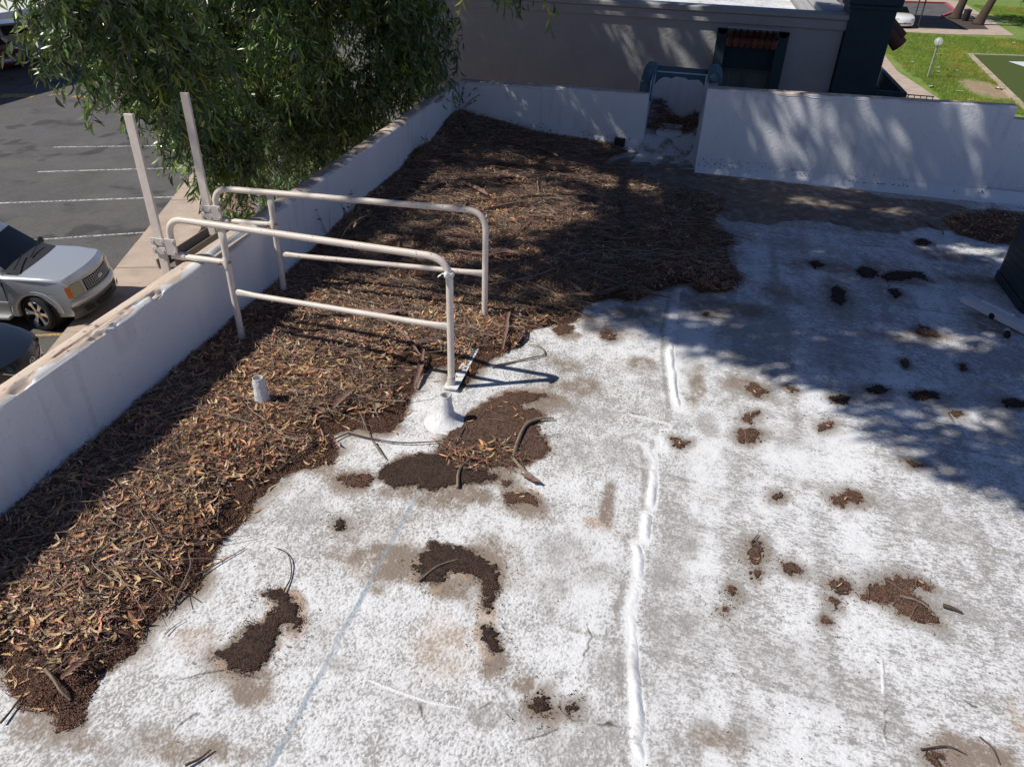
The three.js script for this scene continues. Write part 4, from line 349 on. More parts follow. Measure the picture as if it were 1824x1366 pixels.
// ---------------------------------------------------------------- sticks and bark
M.stick = [std([1, 1, 1], 0.85, { map: uvRep(paint(256, (u, v) => { const n = tfbm(u * 4, v, 8, 3), t = clamp((n - 0.3) * 1.6); return [mix(0.17, 0.36, t), mix(0.125, 0.28, t), mix(0.09, 0.215, t)]; }), 0.25) }), std([1, 1, 1], 0.8, { map: uvRep(paint(256, (u, v) => { const n = tfbm(u * 5, v, 8, 3), t = clamp((n - 0.3) * 1.7); return [mix(0.12, 0.36, t), mix(0.068, 0.22, t), mix(0.055, 0.17, t)]; }), 0.25) }), std([0.09, 0.062, 0.045], 0.85)];
{
  const R = rng(21), rr = (a, b) => a + (b - a) * R();
  function barkStrip(P, w) { const c = new THREE.CatmullRomCurve3(P), n = 18; const g = grid(n, 4, (u, v) => { const p = c.getPoint(u), t = c.getTangent(u), s = V(t.z, 0, -t.x).normalize(), a = (v - 0.5) * 2, ww = w * (0.35 + 0.65 * Math.sin(Math.PI * clamp(u, 0.06, 0.94))) * (0.8 + 0.4 * vn(u * 9, w * 100)); return [p.x + s.x * a * ww, p.y + ww * 0.7 * a * a + 0.01 * vn(u * 8, 3), p.z + s.z * a * ww]; }); const q = g.attributes.position, uv = g.attributes.uv; for (let i = 0; i < q.count; i++) uv.setXY(i, uv.getY(i) * 0.12, uv.getX(i) * 0.6); return g; }
  const special = { 1: 'thick curved grey branch lying across the husk patch by the near vent pipe', 2: 'straight grey stick forking down from the curved branch', 3: 'bent grey stick reaching over the edge of the broad husk patch', 4: 'short brown bark piece beside the straight grey stick', 5: 'looped thin stick on white roof right of the rail post', 11: 'red-brown bark strip standing along the litter edge left of the near rail post', 16: 'bundle of red-brown bark at the litter edge below the far rail post', 25: 'forked grey stick at the near tip of the litter', 26: 'dark bark strip at the near tip of the litter', 28: 'thin wiry stem curving up from the elongated husk patch', 34: 'long pale branch lying across the sunlit litter near the back corner', 43: 'straight brown rod lying on the litter tip in the shade', 30: 'curled dark leaf stalk at the bottom edge left of the blue line', 17: 'long thin grey twig along the sunlit strip of litter', 59: 'thin twig across the wing-shaped husk patch' };
  const zone = (x, z) => z < -9.2 ? 'on the litter in the shaded back corner' : z < -7 ? (x < -1.8 ? 'on the dappled litter by the left parapet behind the far rail' : 'on the dappled litter left of the silt band') : z < -5.2 ? (x < -1.4 ? 'on the litter just behind the far handrail' : 'on the shaded tip of litter reaching onto the roof') : z < -4.2 ? 'on the litter between the two handrails' : z < -2.8 ? 'on the sunlit litter around the half-buried vent pipe' : 'on the litter at the near end of the left parapet';
  D.stk.forEach(([k, r, L], i) => {
    const P = L.map((p, j) => { const h = litH(p[0], p[1]); return V(p[0], h + roofH(p[0], p[1]) + (h > 0.02 ? 0.028 : 0.006) + r * 0.6 + 0.012 * R(), p[1]); });
    let o; if (k === 1) o = mesh('bark_strip', barkStrip(P, r), M.stick[1]); else o = mesh('dry_stick', tube(P, t => r * (1 - 0.55 * t) * (0.85 + 0.3 * vn(t * 14, i)), 7, 1, 26), M.stick[k === 2 ? 2 : 0]);
    const litterOne = litD(L[0][0], L[0][1]) >= 0;
    tag(o, special[i] ?? (k === 1 ? 'flat peeled bark strip ' + zone(L[0][0], L[0][1]) : litterOne ? 'dry stick ' + zone(L[0][0], L[0][1]) : 'thin dark stem lying on the white roof'), k === 1 ? 'bark' : 'stick', special[i] ? (k === 1 ? 'bark pieces' : 'marked sticks') : k === 1 ? 'bark strips on the litter' : litterOne ? 'sticks in the litter' : 'stems on the roof');
  });
  // more bark and twigs of the back corner
  for (let i = 0, n = 0; i < 4000 && n < 130; i++) {
    const z = rr(-10.6, -1.6), x = rr(WX + 0.12, 0.9), d = litD(x, z); if (d < 0.1 || (z > -5 && R() < 0.6)) continue; n++; const a = rr(-0.5, 0.5) + (R() < 0.3 ? 1.5 : 0), Ln = rr(0.18, 0.5), bk = R() < (z < -6 ? 0.42 : 0.05);
    const P = [-1, -0.3, 0.35, 1].map(t => { const px = x + Math.cos(a) * t * Ln, pz = z + Math.sin(a) * t * Ln + rr(-0.04, 0.04), cx = Math.max(WX + 0.03, px); return V(cx, litH(cx, pz) + rr(0.03, 0.06), pz); });
    const o = bk ? mesh('bark_strip', barkStrip(P, rr(0.008, 0.022)), M.stick[1]) : mesh('dry_stick', tube(P, t => rr(0.95, 1.05) * (0.0035 + 0.005 * ((n * 37) % 10) / 10) * (1 - 0.5 * t), 6, 1, 18), M.stick[n % 3 ? 0 : 2]);
    tag(o, (bk ? 'flat peeled bark strip ' : 'dry stick ') + zone(x, z), bk ? 'bark' : 'stick', bk ? 'bark strips on the litter' : 'sticks in the litter');
  }
  // fine twig tangle, uncountable
  const tw = [0, 1, 2, 3].map(k => { const list = []; for (let i = 0; i < 5; i++) { const L = rr(0.12, 0.34), y = rr(-0.02, 0.03); const g = tube([[-L, rr(-0.02, 0.01), rr(-0.08, 0.08)], [-L * 0.3, y, rr(-0.08, 0.08)], [L * 0.4, rr(0, 0.03), rr(-0.08, 0.08)], [L, rr(-0.02, 0.02), rr(-0.16, 0.16)]], t => 0.0025 * (1 - 0.6 * t), 4, 1, 9, i % 3 ? [0.46, 0.36, 0.285] : [0.17, 0.105, 0.075]); g.rotateY(rr(-0.7, 0.7)); g.translate(rr(-0.1, 0.1), 0, rr(-0.12, 0.12)); list.push(g); } return merge(list); });
  const L = tw.map(() => []); for (let i = 0; i < 9000; i++) { const z = rr(-10.7, -1), x = rr(WX + 0.1, 1.2), d = litD(x, z); if (d < 0.06 || d < (z > -5 ? 0.26 : 0.1) || R() > (z < -5.5 ? 0.4 : 0.27)) continue; L[i % 4].push(mat4(x, litH(x, z) + 0.034, z, rr(-0.06, 0.06), R() * 6.3, rr(-0.06, 0.06), rr(0.6, 1.2))); }
  tw.forEach((g, k) => scatter('twig_tangle', g, M.dry, L[k], litter));
  // dry weeds rooted in the litter
  function weed(x, z, h, n, leaf, label, green) { const g = thing('dry_weed', label, 'weed', [x, litH(x, z), z], 0, 'weeds along the parapet'); const st = []; const lv = []; for (let i = 0; i < n; i++) { const a = R() * 6.3, l = h * rr(0.5, 1), b = V(0, 0, 0), c = V(Math.cos(a) * l * 0.35 + (x < -3 ? 0.05 : 0), l * 0.7, Math.sin(a) * l * 0.35), e = V(Math.cos(a) * l * 0.65 + (x < -3 ? 0.12 : 0), l, Math.sin(a) * l * 0.65); st.push(tube([b, c, e], t => 0.0035 * (1 - 0.7 * t), 4, 1, 8)); const cv = new THREE.QuadraticBezierCurve3(b, c, e); for (let k = 0; k < leaf; k++) { const p = cv.getPoint(rr(0.3, 1)); const q = leafGeo(rr(0.03, 0.06), rr(0.006, 0.012), 0.2, 0.4, 0.5, green ? [0.16, 0.18, 0.12] : [0.22, 0.17, 0.11], 3); q.applyMatrix4(mat4(p.x, p.y, p.z, rr(-1, 1), R() * 6.3, rr(-1, 1), rr(0.7, 1.3))); lv.push(q); } } mesh('stems', merge(st), M.stick[0], g); if (lv.length) mesh('foliage', merge(lv), M.dry, g); }
  weed(-3.2, -10.55, 0.42, 6, 14, 'grey-green weed against the far left parapet corner', true); weed(-2.72, -9.95, 0.32, 12, 16, 'low pale green weed in the litter of the far corner', true);
  weed(-3.1, -8.85, 0.3, 22, 4, 'brown dead weed clump against the left parapet', false); weed(-3.05, -6.5, 0.5, 10, 3, 'leafless twiggy weed behind the far rail', false); weed(-3.1, -6.1, 0.42, 8, 2, 'thin wispy dead weed next to the left parapet behind the far rail', false); weed(-3.15, -4.75, 0.22, 5, 2, 'small dead weed between the rail posts at the parapet foot', false);
}
// ---------------------------------------------------------------- roof ladder with walk-through rails
{
  const lad = thing('roof_ladder', 'beige roof access ladder with two walk-through handrails over the left parapet', 'ladder', [-3.6, 0, -4.75]);
  const L = (x, y, z) => [x + 3.6, y, z + 4.75], r = 0.0245;
  const bolts = (pts, rad = 0.011) => merge(pts.map(p => { const g = new THREE.CylinderGeometry(rad, rad, 0.016, 6); g.rotateX(Math.PI / 2); g.translate(...p); return g; }));
  const speck = std([0.16, 0.07, 0.04], 0.9);
  const spec = [ // per side: left post, right post, rail end, heights
    { lp: [-3.06, -4.368], rp: [-1.371, -4.297], ex: -3.5, ez: -4.387, top: [1.0, 1.005], mid: [0.49, 0.497], low: 0.715, sx: -3.6, sy: 1.705, base: 0.08, ty: 0.78 },
    { lp: [-3.139, -5.189], rp: [-1.388, -5.283], ex: -3.62, ez: -5.163, top: [0.955, 0.975], mid: [0.435, 0.455], low: 0.685, sx: -3.705, sy: 1.675, base: 0.09, ty: 0.745 }];
  spec.forEach((s, k) => {
    const zAt = x => mix(s.lp[1], s.rp[1], (x - s.lp[0]) / (s.rp[0] - s.lp[0]));
    mesh('top_rail', planUV(tube(fillet([L(s.ex, s.low - 0.02, s.ez), L(s.ex, s.top[0], s.ez), L(s.rp[0], s.top[1], s.rp[1]), L(s.rp[0], 0.03, s.rp[1])], 0.16, 9), r, 14), 1), M.railPaint, lad);
    // left post: pinched flat where it meets the rail
    const lp = tube([L(s.lp[0], s.base - 0.09, s.lp[1]), L(s.lp[0], 0.5, s.lp[1]), L(s.lp[0], s.top[0] - 0.13, s.lp[1]), L(s.lp[0], s.top[0] - 0.07, s.lp[1]), L(s.lp[0], s.top[0] - 0.012, s.lp[1])], t => t > 0.8 ? r * 0.92 : r, 12);
    { const p = lp.attributes.position; for (let i = 0; i < p.count; i++) { const y = p.getY(i), q = sst(s.top[0] - 0.15, s.top[0] - 0.07, y), cz = s.lp[1] + 4.75, cx = s.lp[0] + 3.6; p.setZ(i, cz + (p.getZ(i) - cz) * (1 - 0.62 * q)); p.setX(i, cx + (p.getX(i) - cx) * (1 + 0.35 * q)); } lp.computeVertexNormals(); }
    mesh('rail_post', lp, M.railPaint, lad);
    const midBar = (a, b, y0, y1) => { const g = tube([a, b].flatMap((_, i) => i ? [] : Array.from({ length: 21 }, (_, j) => { const x = mix(a, b, j / 20); return L(x, mix(y0, y1, j / 20), zAt(x) + (k ? -0.004 : 0.004)); })), r * 0.86, 12); const p = g.attributes.position; for (let i = 0; i < p.count; i++) { const x = p.getX(i) - 3.6, e = Math.max(sst(0.11, 0.05, x - a), sst(0.11, 0.05, b - x)), yc = mix(y0, y1, clamp((x - a) / (b - a))); p.setY(i, yc + (p.getY(i) - yc) * (1 + 0.45 * e)); const zc = zAt(x) + 4.75; p.setZ(i, zc + (p.getZ(i) - zc) * (1 - 0.5 * e)); } g.computeVertexNormals(); return planUV(g); };
    mesh('mid_rail', midBar(s.lp[0] + 0.02, s.rp[0] - 0.012, ...s.mid), M.railPaint, lad);
    mesh('lower_bar', planUV(tube([L(s.ex + 0.005, s.low, s.ez), L(s.lp[0], s.low + 0.006, s.lp[1])], r * 0.9, 12)), M.railPaint, lad);
    // elbow, clamp collar with bolts
    mesh('elbow_fitting', planUV(tube(fillet([L(s.ex, s.low + 0.06, s.ez), L(s.ex, s.low, s.ez), L(s.ex + 0.1, s.low + 0.003, s.ez)], 0.05, 5), r * 1.22, 12)), M.railPaint, lad);
    const cl = thing0('clamp', lad); mesh('collar', planUV(merge([tube([L(s.lp[0], s.low - 0.035, s.lp[1]), L(s.lp[0], s.low + 0.045, s.lp[1])], r * 1.25, 12), box(0.07, 0.05, 0.02, s.lp[0] + 3.6 - 0.02, s.low, s.lp[1] + 4.75 + 0.012, 0.004)])), M.railPaint, cl);
    mesh('bolt', bolts([L(s.lp[0] + 0.03, s.low + 0.02, s.lp[1] + 0.02), L(s.lp[0] - 0.045, s.low, s.lp[1] + 0.028)]), M.rust, cl);
    // base sleeves
    for (const [x, z, b] of [[s.rp[0], s.rp[1], 0.012], [s.lp[0], s.lp[1], s.base - 0.03]]) { mesh('base_sleeve', planUV(tube([L(x, b, z), L(x, b + 0.075, z)], r * 1.22, 14)), M.galv, lad); if (b < 0.03) mesh('base_plate', planUV(box(0.1, 0.012, 0.09, x + 3.6, 0.012, z + 4.75, 0.003)), M.coat, lad); }
    // stringer, bracket plates with bolts
    mesh('stringer', planUV(bx(s.sx + 3.6 - 0.034, s.sx + 3.6 + 0.034, G + 0.02, s.sy, s.ez + 4.75 - 0.011, s.ez + 4.75 + 0.011, 0.003)), M.railPaint, lad);
    const br = thing0('bracket', lad), bz = s.ez + 4.75, y = s.ty, x0 = s.sx + 3.6, x1 = s.ex + 3.6;
    mesh('plate', planUV(merge([box(0.11, 0.055, 0.012, x0, y + 0.034, bz + 0.02, 0.003), box(0.11, 0.055, 0.012, x0, y - 0.034, bz + 0.02, 0.003), box(0.085, 0.125, 0.014, x1 + 0.012, y + 0.01, bz + 0.03, 0.004), box(x1 - x0, 0.03, 0.014, (x0 + x1) / 2, y, bz + 0.012, 0.003)])), M.galv, br);
    mesh('bolt', bolts([[x0 - 0.035, y + 0.034, bz + 0.03], [x0 + 0.035, y + 0.034, bz + 0.03], [x0 - 0.035, y - 0.034, bz + 0.03], [x0 + 0.035, y - 0.034, bz + 0.03], [x1 + 0.035, y + 0.05, bz + 0.042], [x1 + 0.035, y - 0.03, bz + 0.042]]), M.galv, br);
    mesh('bolt', bolts([[x0, 0.5, bz + 0.014], [x0, 0.38, bz + 0.014]], 0.013), M.galv, lad);
    // paint chips showing rust
    const R = rng(40 + k), chips = []; for (let i = 0; i < 26; i++) { const x = mix(s.lp[0] + 0.1, s.rp[0] - 0.1, R()), a = R() < 0.5, g = new THREE.SphereGeometry(1, 5, 3); g.scale(0.003 + 0.004 * R(), 0.0025, 0.0016); const y = a ? mix(s.top[0], s.top[1], (x - s.lp[0]) / 1.7) : mix(s.mid[0], s.mid[1], (x - s.lp[0]) / 1.7), rad = a ? r : r * 0.86, an = R() * 1.5; g.translate(x + 3.6, y + Math.sin(an) * rad, zAt(x) + 4.75 + Math.cos(an) * rad); chips.push(g); } const ch = mesh('rust_chips', merge(chips), speck, lad); ch.userData.kind = 'stuff';
  });
  for (let y = G + 0.3; y < 0.5; y += 0.305) mesh('rung', tube([L(-3.6, y, -4.4), L(-3.705, y, -5.15)], 0.013, 8), M.galv, lad);
  // channel tread lying between the stringers and the parapet
  const ch = merge([bx(-0.01, 0.155, 0.575, 0.585, -0.33, 0.34), bx(0.148, 0.158, 0.585, 0.65, -0.33, 0.34), bx(-0.013, -0.003, 0.585, 0.65, -0.33, 0.34)]); ch.rotateZ(0.12); mesh('step_tread', planUV(ch), std([0.24, 0.205, 0.18], 0.6, { metalness: 0.2 }), lad, 'dark taupe metal channel step beside the coping');
}
function thing0(name, parent) { const g = new THREE.Group(); g.name = name; parent.add(g); return g; }
{ // rag knotted on the near rail
  const t = thing('cloth_tie', 'white rag knotted round the near handrail above its outer post', 'rag', [-1.373, 0.895, -4.297]); const m = std([0.78, 0.76, 0.73], 0.95); t.rotation.y = 0.2;
  mesh('loop', rough(tube(Array.from({ length: 17 }, (_, i) => [Math.cos(i / 8 * Math.PI) * 0.026, 0.004 * Math.sin(i * 2), Math.sin(i / 8 * Math.PI) * 0.026]), 0.011, 7, 1.4), 0.004, 60), m, t);
  mesh('knot', rough(new THREE.SphereGeometry(0.02, 12, 9).translate(-0.012, 0.008, 0.034), 0.012, 50), m, t);
  mesh('tail', rough(grid(8, 2, (u, v) => [-0.02 - u * 0.05, 0.012 + 0.03 * u * (1 - u) * 2 - 0.02 * u, 0.036 + (v - 0.5) * 0.022]), 0.008, 40), m, t); mesh('tail', rough(grid(8, 2, (u, v) => [0.005 + u * 0.035, -0.005 - u * 0.035, 0.036 + (v - 0.5) * 0.02]), 0.008, 40), m, t);
}
// ---------------------------------------------------------------- vent pipes
for (const [x, z, h, tilt, lab] of [[-1.28, -3.89, 0.215, 0.0, 'near white vent pipe with flared mastic base on the bare roof patch'], [-2.5, -3.66, 0.275, 0.02, 'white vent pipe half buried in the leaf litter']]) {
  const v = thing('vent_pipe', lab, 'vent pipe', [x, -0.002, z]); v.rotation.z = tilt;
  const pr = []; for (let i = 0; i <= 22; i++) { const t = i / 22; pr.push(new THREE.Vector2(0.036 + 0.018 * (1 - t) + 0.1 * Math.pow(1 - t, 7), t * h)); } 
  mesh('mastic_boot', planUV(rough(new THREE.LatheGeometry(pr, 36), 0.007, 26)), M.coat, v);
  mesh('pipe_mouth', new THREE.LatheGeometry([[0.036, h - 0.004], [0.035, h + 0.004], [0.029, h + 0.004], [0.0275, h - 0.05], [0.0275, h - 0.16]].map(p => new THREE.Vector2(...p)), 28), std([0.62, 0.61, 0.58], 0.7), v);
  mesh('pipe_floor', new THREE.CircleGeometry(0.0275, 20).rotateX(-Math.PI / 2).translate(0, h - 0.15, 0), M.dark, v);
}
{ // white flat strip by the near post
  const a = V(-1.365, 0.03, -4.89), b = V(-1.375, 0.022, -4.25), o = mesh('metal_strip', planUV(box(0.07, 0.006, 0.66, 0, 0, 0)), std([0.8, 0.8, 0.79], 0.45)); o.position.copy(a).add(b).multiplyScalar(0.5); o.position.x += 0.025; o.position.y = 0.03; o.rotation.y = 0.0; tag(o, 'flat white strip lying from the near rail post into the litter', 'strip');
}
// ---------------------------------------------------------------- cooling unit, board and spools at the right
{
  const u = thing('cooling_unit', 'dark slate rooftop cooling unit with louvred rounded corners', 'cooling unit', [3.6, 0, -7.24]), pm = std([0.022, 0.036, 0.044], 0.45, { bumpMap: uvRep(T.stucco, 0.4), bumpScale: 0.001 });
  const W = 0.43, rc = 0.1, ring = (r, w) => { const s = new THREE.Shape(); s.moveTo(-w + r, -w); s.lineTo(w - r, -w); s.absarc(w - r, -w + r, r, -Math.PI / 2, 0); s.lineTo(w, w - r); s.absarc(w - r, w - r, r, 0, Math.PI / 2); s.lineTo(-w + r, w); s.absarc(-w + r, w - r, r, Math.PI / 2, Math.PI); s.lineTo(-w, -w + r); s.absarc(-w + r, -w + r, r, Math.PI, 1.5 * Math.PI); return s; };
  const slab = (w, y0, y1, bev = 0.004) => { const g = new THREE.ExtrudeGeometry(ring(rc, w), { depth: y1 - y0 - 2 * bev, bevelEnabled: true, bevelSize: bev, bevelThickness: bev, bevelSegments: 2, curveSegments: 8 }); g.rotateX(-Math.PI / 2); g.translate(0, y0 + bev, 0); return g; };
  mesh('base_pan', slab(W + 0.012, 0.0, 0.075), pm, u);
  mesh('inner_body', slab(W - 0.006, 0.07, 0.86), std([0.016, 0.026, 0.032], 0.7), u);
  for (let i = 0; i < 12; i++) mesh('louvre_panel', slab(W, 0.08 + i * 0.0645, 0.08 + i * 0.0645 + 0.0615), pm, u);
  mesh('top_cover', slab(W + 0.015, 0.858, 0.91), pm, u);
  mesh('fan_guard', merge([0.1, 0.17, 0.24, 0.31].map(q => { const g = new THREE.TorusGeometry(q, 0.006, 6, 36); g.rotateX(Math.PI / 2); g.translate(0, 0.925, 0); return g; })), M.dark, u);
  const lb = mesh('data_plate', box(0.1, 0.14, 0.004), std([0.6, 0.6, 0.58], 0.5), u); lb.position.set(-0.29, 0.17, W + 0.006); const l2 = mesh('data_plate', box(0.06, 0.1, 0.004), std([0.6, 0.6, 0.58], 0.5), u); l2.position.set(-0.19, 0.17, W + 0.006);
}
{
  const b = thing('white_board', 'peeling white-painted board lying beside the dark cooling unit', 'board', [2.96, 0.0, -6.62], -0.93);
  mesh('board', planUV(rough(box(1.05, 0.055, 0.13, 0.12, 0.035, 0, 0.006), 0.004, 14)), M.coat, b); mesh('batten', planUV(box(0.3, 0.02, 0.04, -0.12, 0.065, -0.045, 0.003)), M.coat, b);
  const s0 = [[2.905, -6.66, 0.4], [2.9, -6.34, 1.3]]; s0.forEach(([x, z, a], i) => { const s = thing('pipe_stub', i ? 'short black capped pipe stub nearest the viewer by the white board' : 'short pipe stub with white sleeve against the white board', 'pipe stub', [x, 0.026, z], a); const g = new THREE.CylinderGeometry(0.026, 0.026, 0.05, 18); g.rotateZ(Math.PI / 2); mesh('black_end', g.clone().translate(-0.03, 0, 0), M.black, s); const w = new THREE.CylinderGeometry(0.022, 0.022, 0.06, 18); w.rotateZ(Math.PI / 2); mesh('sleeve', w.translate(0.025, 0, 0), M.coat, s); });
}
// ---------------------------------------------------------------- street level
const TH = Math.atan2(0.326, 0.945), SO = V(-12, G, -10.75); // frame of the kerb: x towards the building, -z along the kerb
const toS = g => { g.rotateY(TH); g.translate(SO.x, SO.y, SO.z); return g; };
const sPt = (x, z) => V(x, 0, z).applyAxisAngle(V(0, 1, 0), TH).add(SO);
function sheet(pts, y) { const s = new THREE.Shape(pts.map(p => new THREE.Vector2(p[0], -p[1]))); const g = new THREE.ShapeGeometry(s); g.rotateX(-Math.PI / 2); g.translate(0, y, 0); return planUV(g); }
{
  const asph = paint(1024, (u, v) => { const n = tfbm(u, v, 10, 4), f = tfbm(u, v, 200, 2), w = tfbm(u + 0.3, v, 5, 3), oil = 0.8 * sst(0.62, 0.76, tfbm(u + 0.5, v + 0.2, 9, 3)); const t = 0.5 + (n - 0.5) * 1.2 + (f - 0.5) * 0.9; const b = mix(0.085, 0.13, clamp(t)); return [b * mix(1.04, 1.1, w) * mix(1, 0.45, oil), b * mix(1, 1.02, w) * mix(1, 0.45, oil), b * mix(0.97, 0.93, w) * mix(1, 0.45, oil)]; });
  M.asphalt = std([1, 1, 1], 0.9, { map: uvRep(asph, 9), bumpMap: uvRep(T.grain, 2), bumpScale: 0.006 });
  const conc = paint(512, (u, v) => { const n = tfbm(u, v, 6, 4), f = tfbm(u, v, 120, 2), t = clamp(0.5 + (n - 0.5) * 1.6 + (f - 0.5) * 0.5); return [mix(0.42, 0.56, t), mix(0.33, 0.44, t), mix(0.26, 0.345, t)]; });
  M.concrete = std([1, 1, 1], 0.9, { map: uvRep(conc, 2.7), bumpMap: uvRep(T.grain, 0.9), bumpScale: 0.003 });
  M.earth = std([1, 1, 1], 1, { map: uvRep(paint(512, (u, v) => { const n = tfbm(u, v, 70, 3), q = tfbm(u, v, 7, 3), t = clamp(0.5 + (n - 0.5) * 1.8 + (q - 0.5) * 0.5); return [mix(0.16, 0.42, t), mix(0.11, 0.31, t), mix(0.08, 0.245, t)]; }), 3.3), bumpMap: uvRep(T.stucco, 0.7), bumpScale: 0.02 });
  M.lineWhite = std([1, 1, 1], 0.8, { map: uvRep(paint(256, (u, v) => { const w = sst(0.4, 0.6, tfbm(u, v, 24, 3)); return [mix(0.2, 0.6, w), mix(0.2, 0.6, w), mix(0.19, 0.58, w)]; }), 1.3) });
  M.lineYellow = std([1, 1, 1], 0.8, { map: uvRep(paint(256, (u, v) => { const w = sst(0.36, 0.6, tfbm(u, v, 24, 3)); return [mix(0.14, 0.56, w), mix(0.12, 0.33, w), mix(0.09, 0.09, w)]; }), 1.3) });
  M.redKerb = std([0.46, 0.1, 0.1], 0.85);
  struct('ground', sheet([[-260, -300], [260, -300], [260, 120], [-260, 120]], G - 0.012), M.earth, 'bare sandy ground around the buildings');
  const lotG = new THREE.PlaneGeometry(80, 140); lotG.rotateX(-Math.PI / 2); lotG.translate(-40, 0.0, -30); toS(lotG); const lot = struct('parking_lot', planUV(lotG), M.asphalt, 'grey asphalt parking lot beside the building');
  const stripe = (a, b, w, m) => { const d = V(b[0] - a[0], 0, b[1] - a[1]), s = V(-d.z, 0, d.x).setLength(w / 2); mesh('painted_line', sheet([[a[0] + s.x, a[1] + s.z], [b[0] + s.x, b[1] + s.z], [b[0] - s.x, b[1] - s.z], [a[0] - s.x, a[1] - s.z]], G + 0.005), m, lot); };
  stripe([-22.2, -22.8], [-16.9, -25], 0.1, M.lineWhite); stripe([-20.7, -20.3], [-15.7, -22.6], 0.1, M.lineWhite); stripe([-20, -17.35], [-14.9, -19.7], 0.1, M.lineWhite); stripe([-17.6, -15.0], [-14.1, -16.9], 0.08, M.lineWhite); stripe([-17.5, -9.2], [-12.3, -11.45], 0.1, M.lineYellow);
  stripe([-29.8, -28.55], [-28.5, -29.1], 0.75, M.lineYellow); stripe([-28.0, -29.3], [-27.7, -29.85], 0.22, M.lineYellow); stripe([-26.9, -29.5], [-26.2, -29.7], 0.4, M.lineYellow);
  // kerb-high sidewalk in slabs
  const walk = struct('sidewalk', toS(bx(0.02, 1.42, 0.0, 0.09, -34, 16)), M.concrete, 'pinkish concrete sidewalk along the parking stalls');
  for (let k = 0; k < 30; k++) { const z = -33 + k * 1.62; mesh('sidewalk_slab', planUV(toS(bx(0, 1.44, 0.05, 0.14 + 0.004 * ((k * 7) % 3), z + 0.008, z + 1.612, 0.012))), M.concrete, walk); }
  const gv = new THREE.PlaneGeometry(7, 60); gv.rotateX(-Math.PI / 2); gv.translate(5, 0.06, -12); struct('gravel_bed', planUV(toS(gv)), M.earth, 'pinkish gravel strip between the sidewalk and the building');
  { const kb = struct('garden_edging', planUV(toS(bx(1.44, 1.62, 0, 0.19, -34, -7.1, 0.02))), M.concrete, 'low concrete edging between sidewalk and gravel'); }
  // gravel stones near the visible strip
  const R = rng(8), st = []; for (let i = 0; i < 5000; i++) { const p = sPt(1.7 + R() * 2.2, -3 - R() * 8); st.push(mat4(p.x, G + 0.07, p.z, R() * 3, R() * 6, R() * 3, 0.012 + 0.02 * R())); } tag(scatter('gravel', new THREE.IcosahedronGeometry(1, 0), std([0.38, 0.28, 0.23], 0.95), st), 'loose pink-brown gravel beside the sidewalk', 'gravel', null, 'stuff');
}
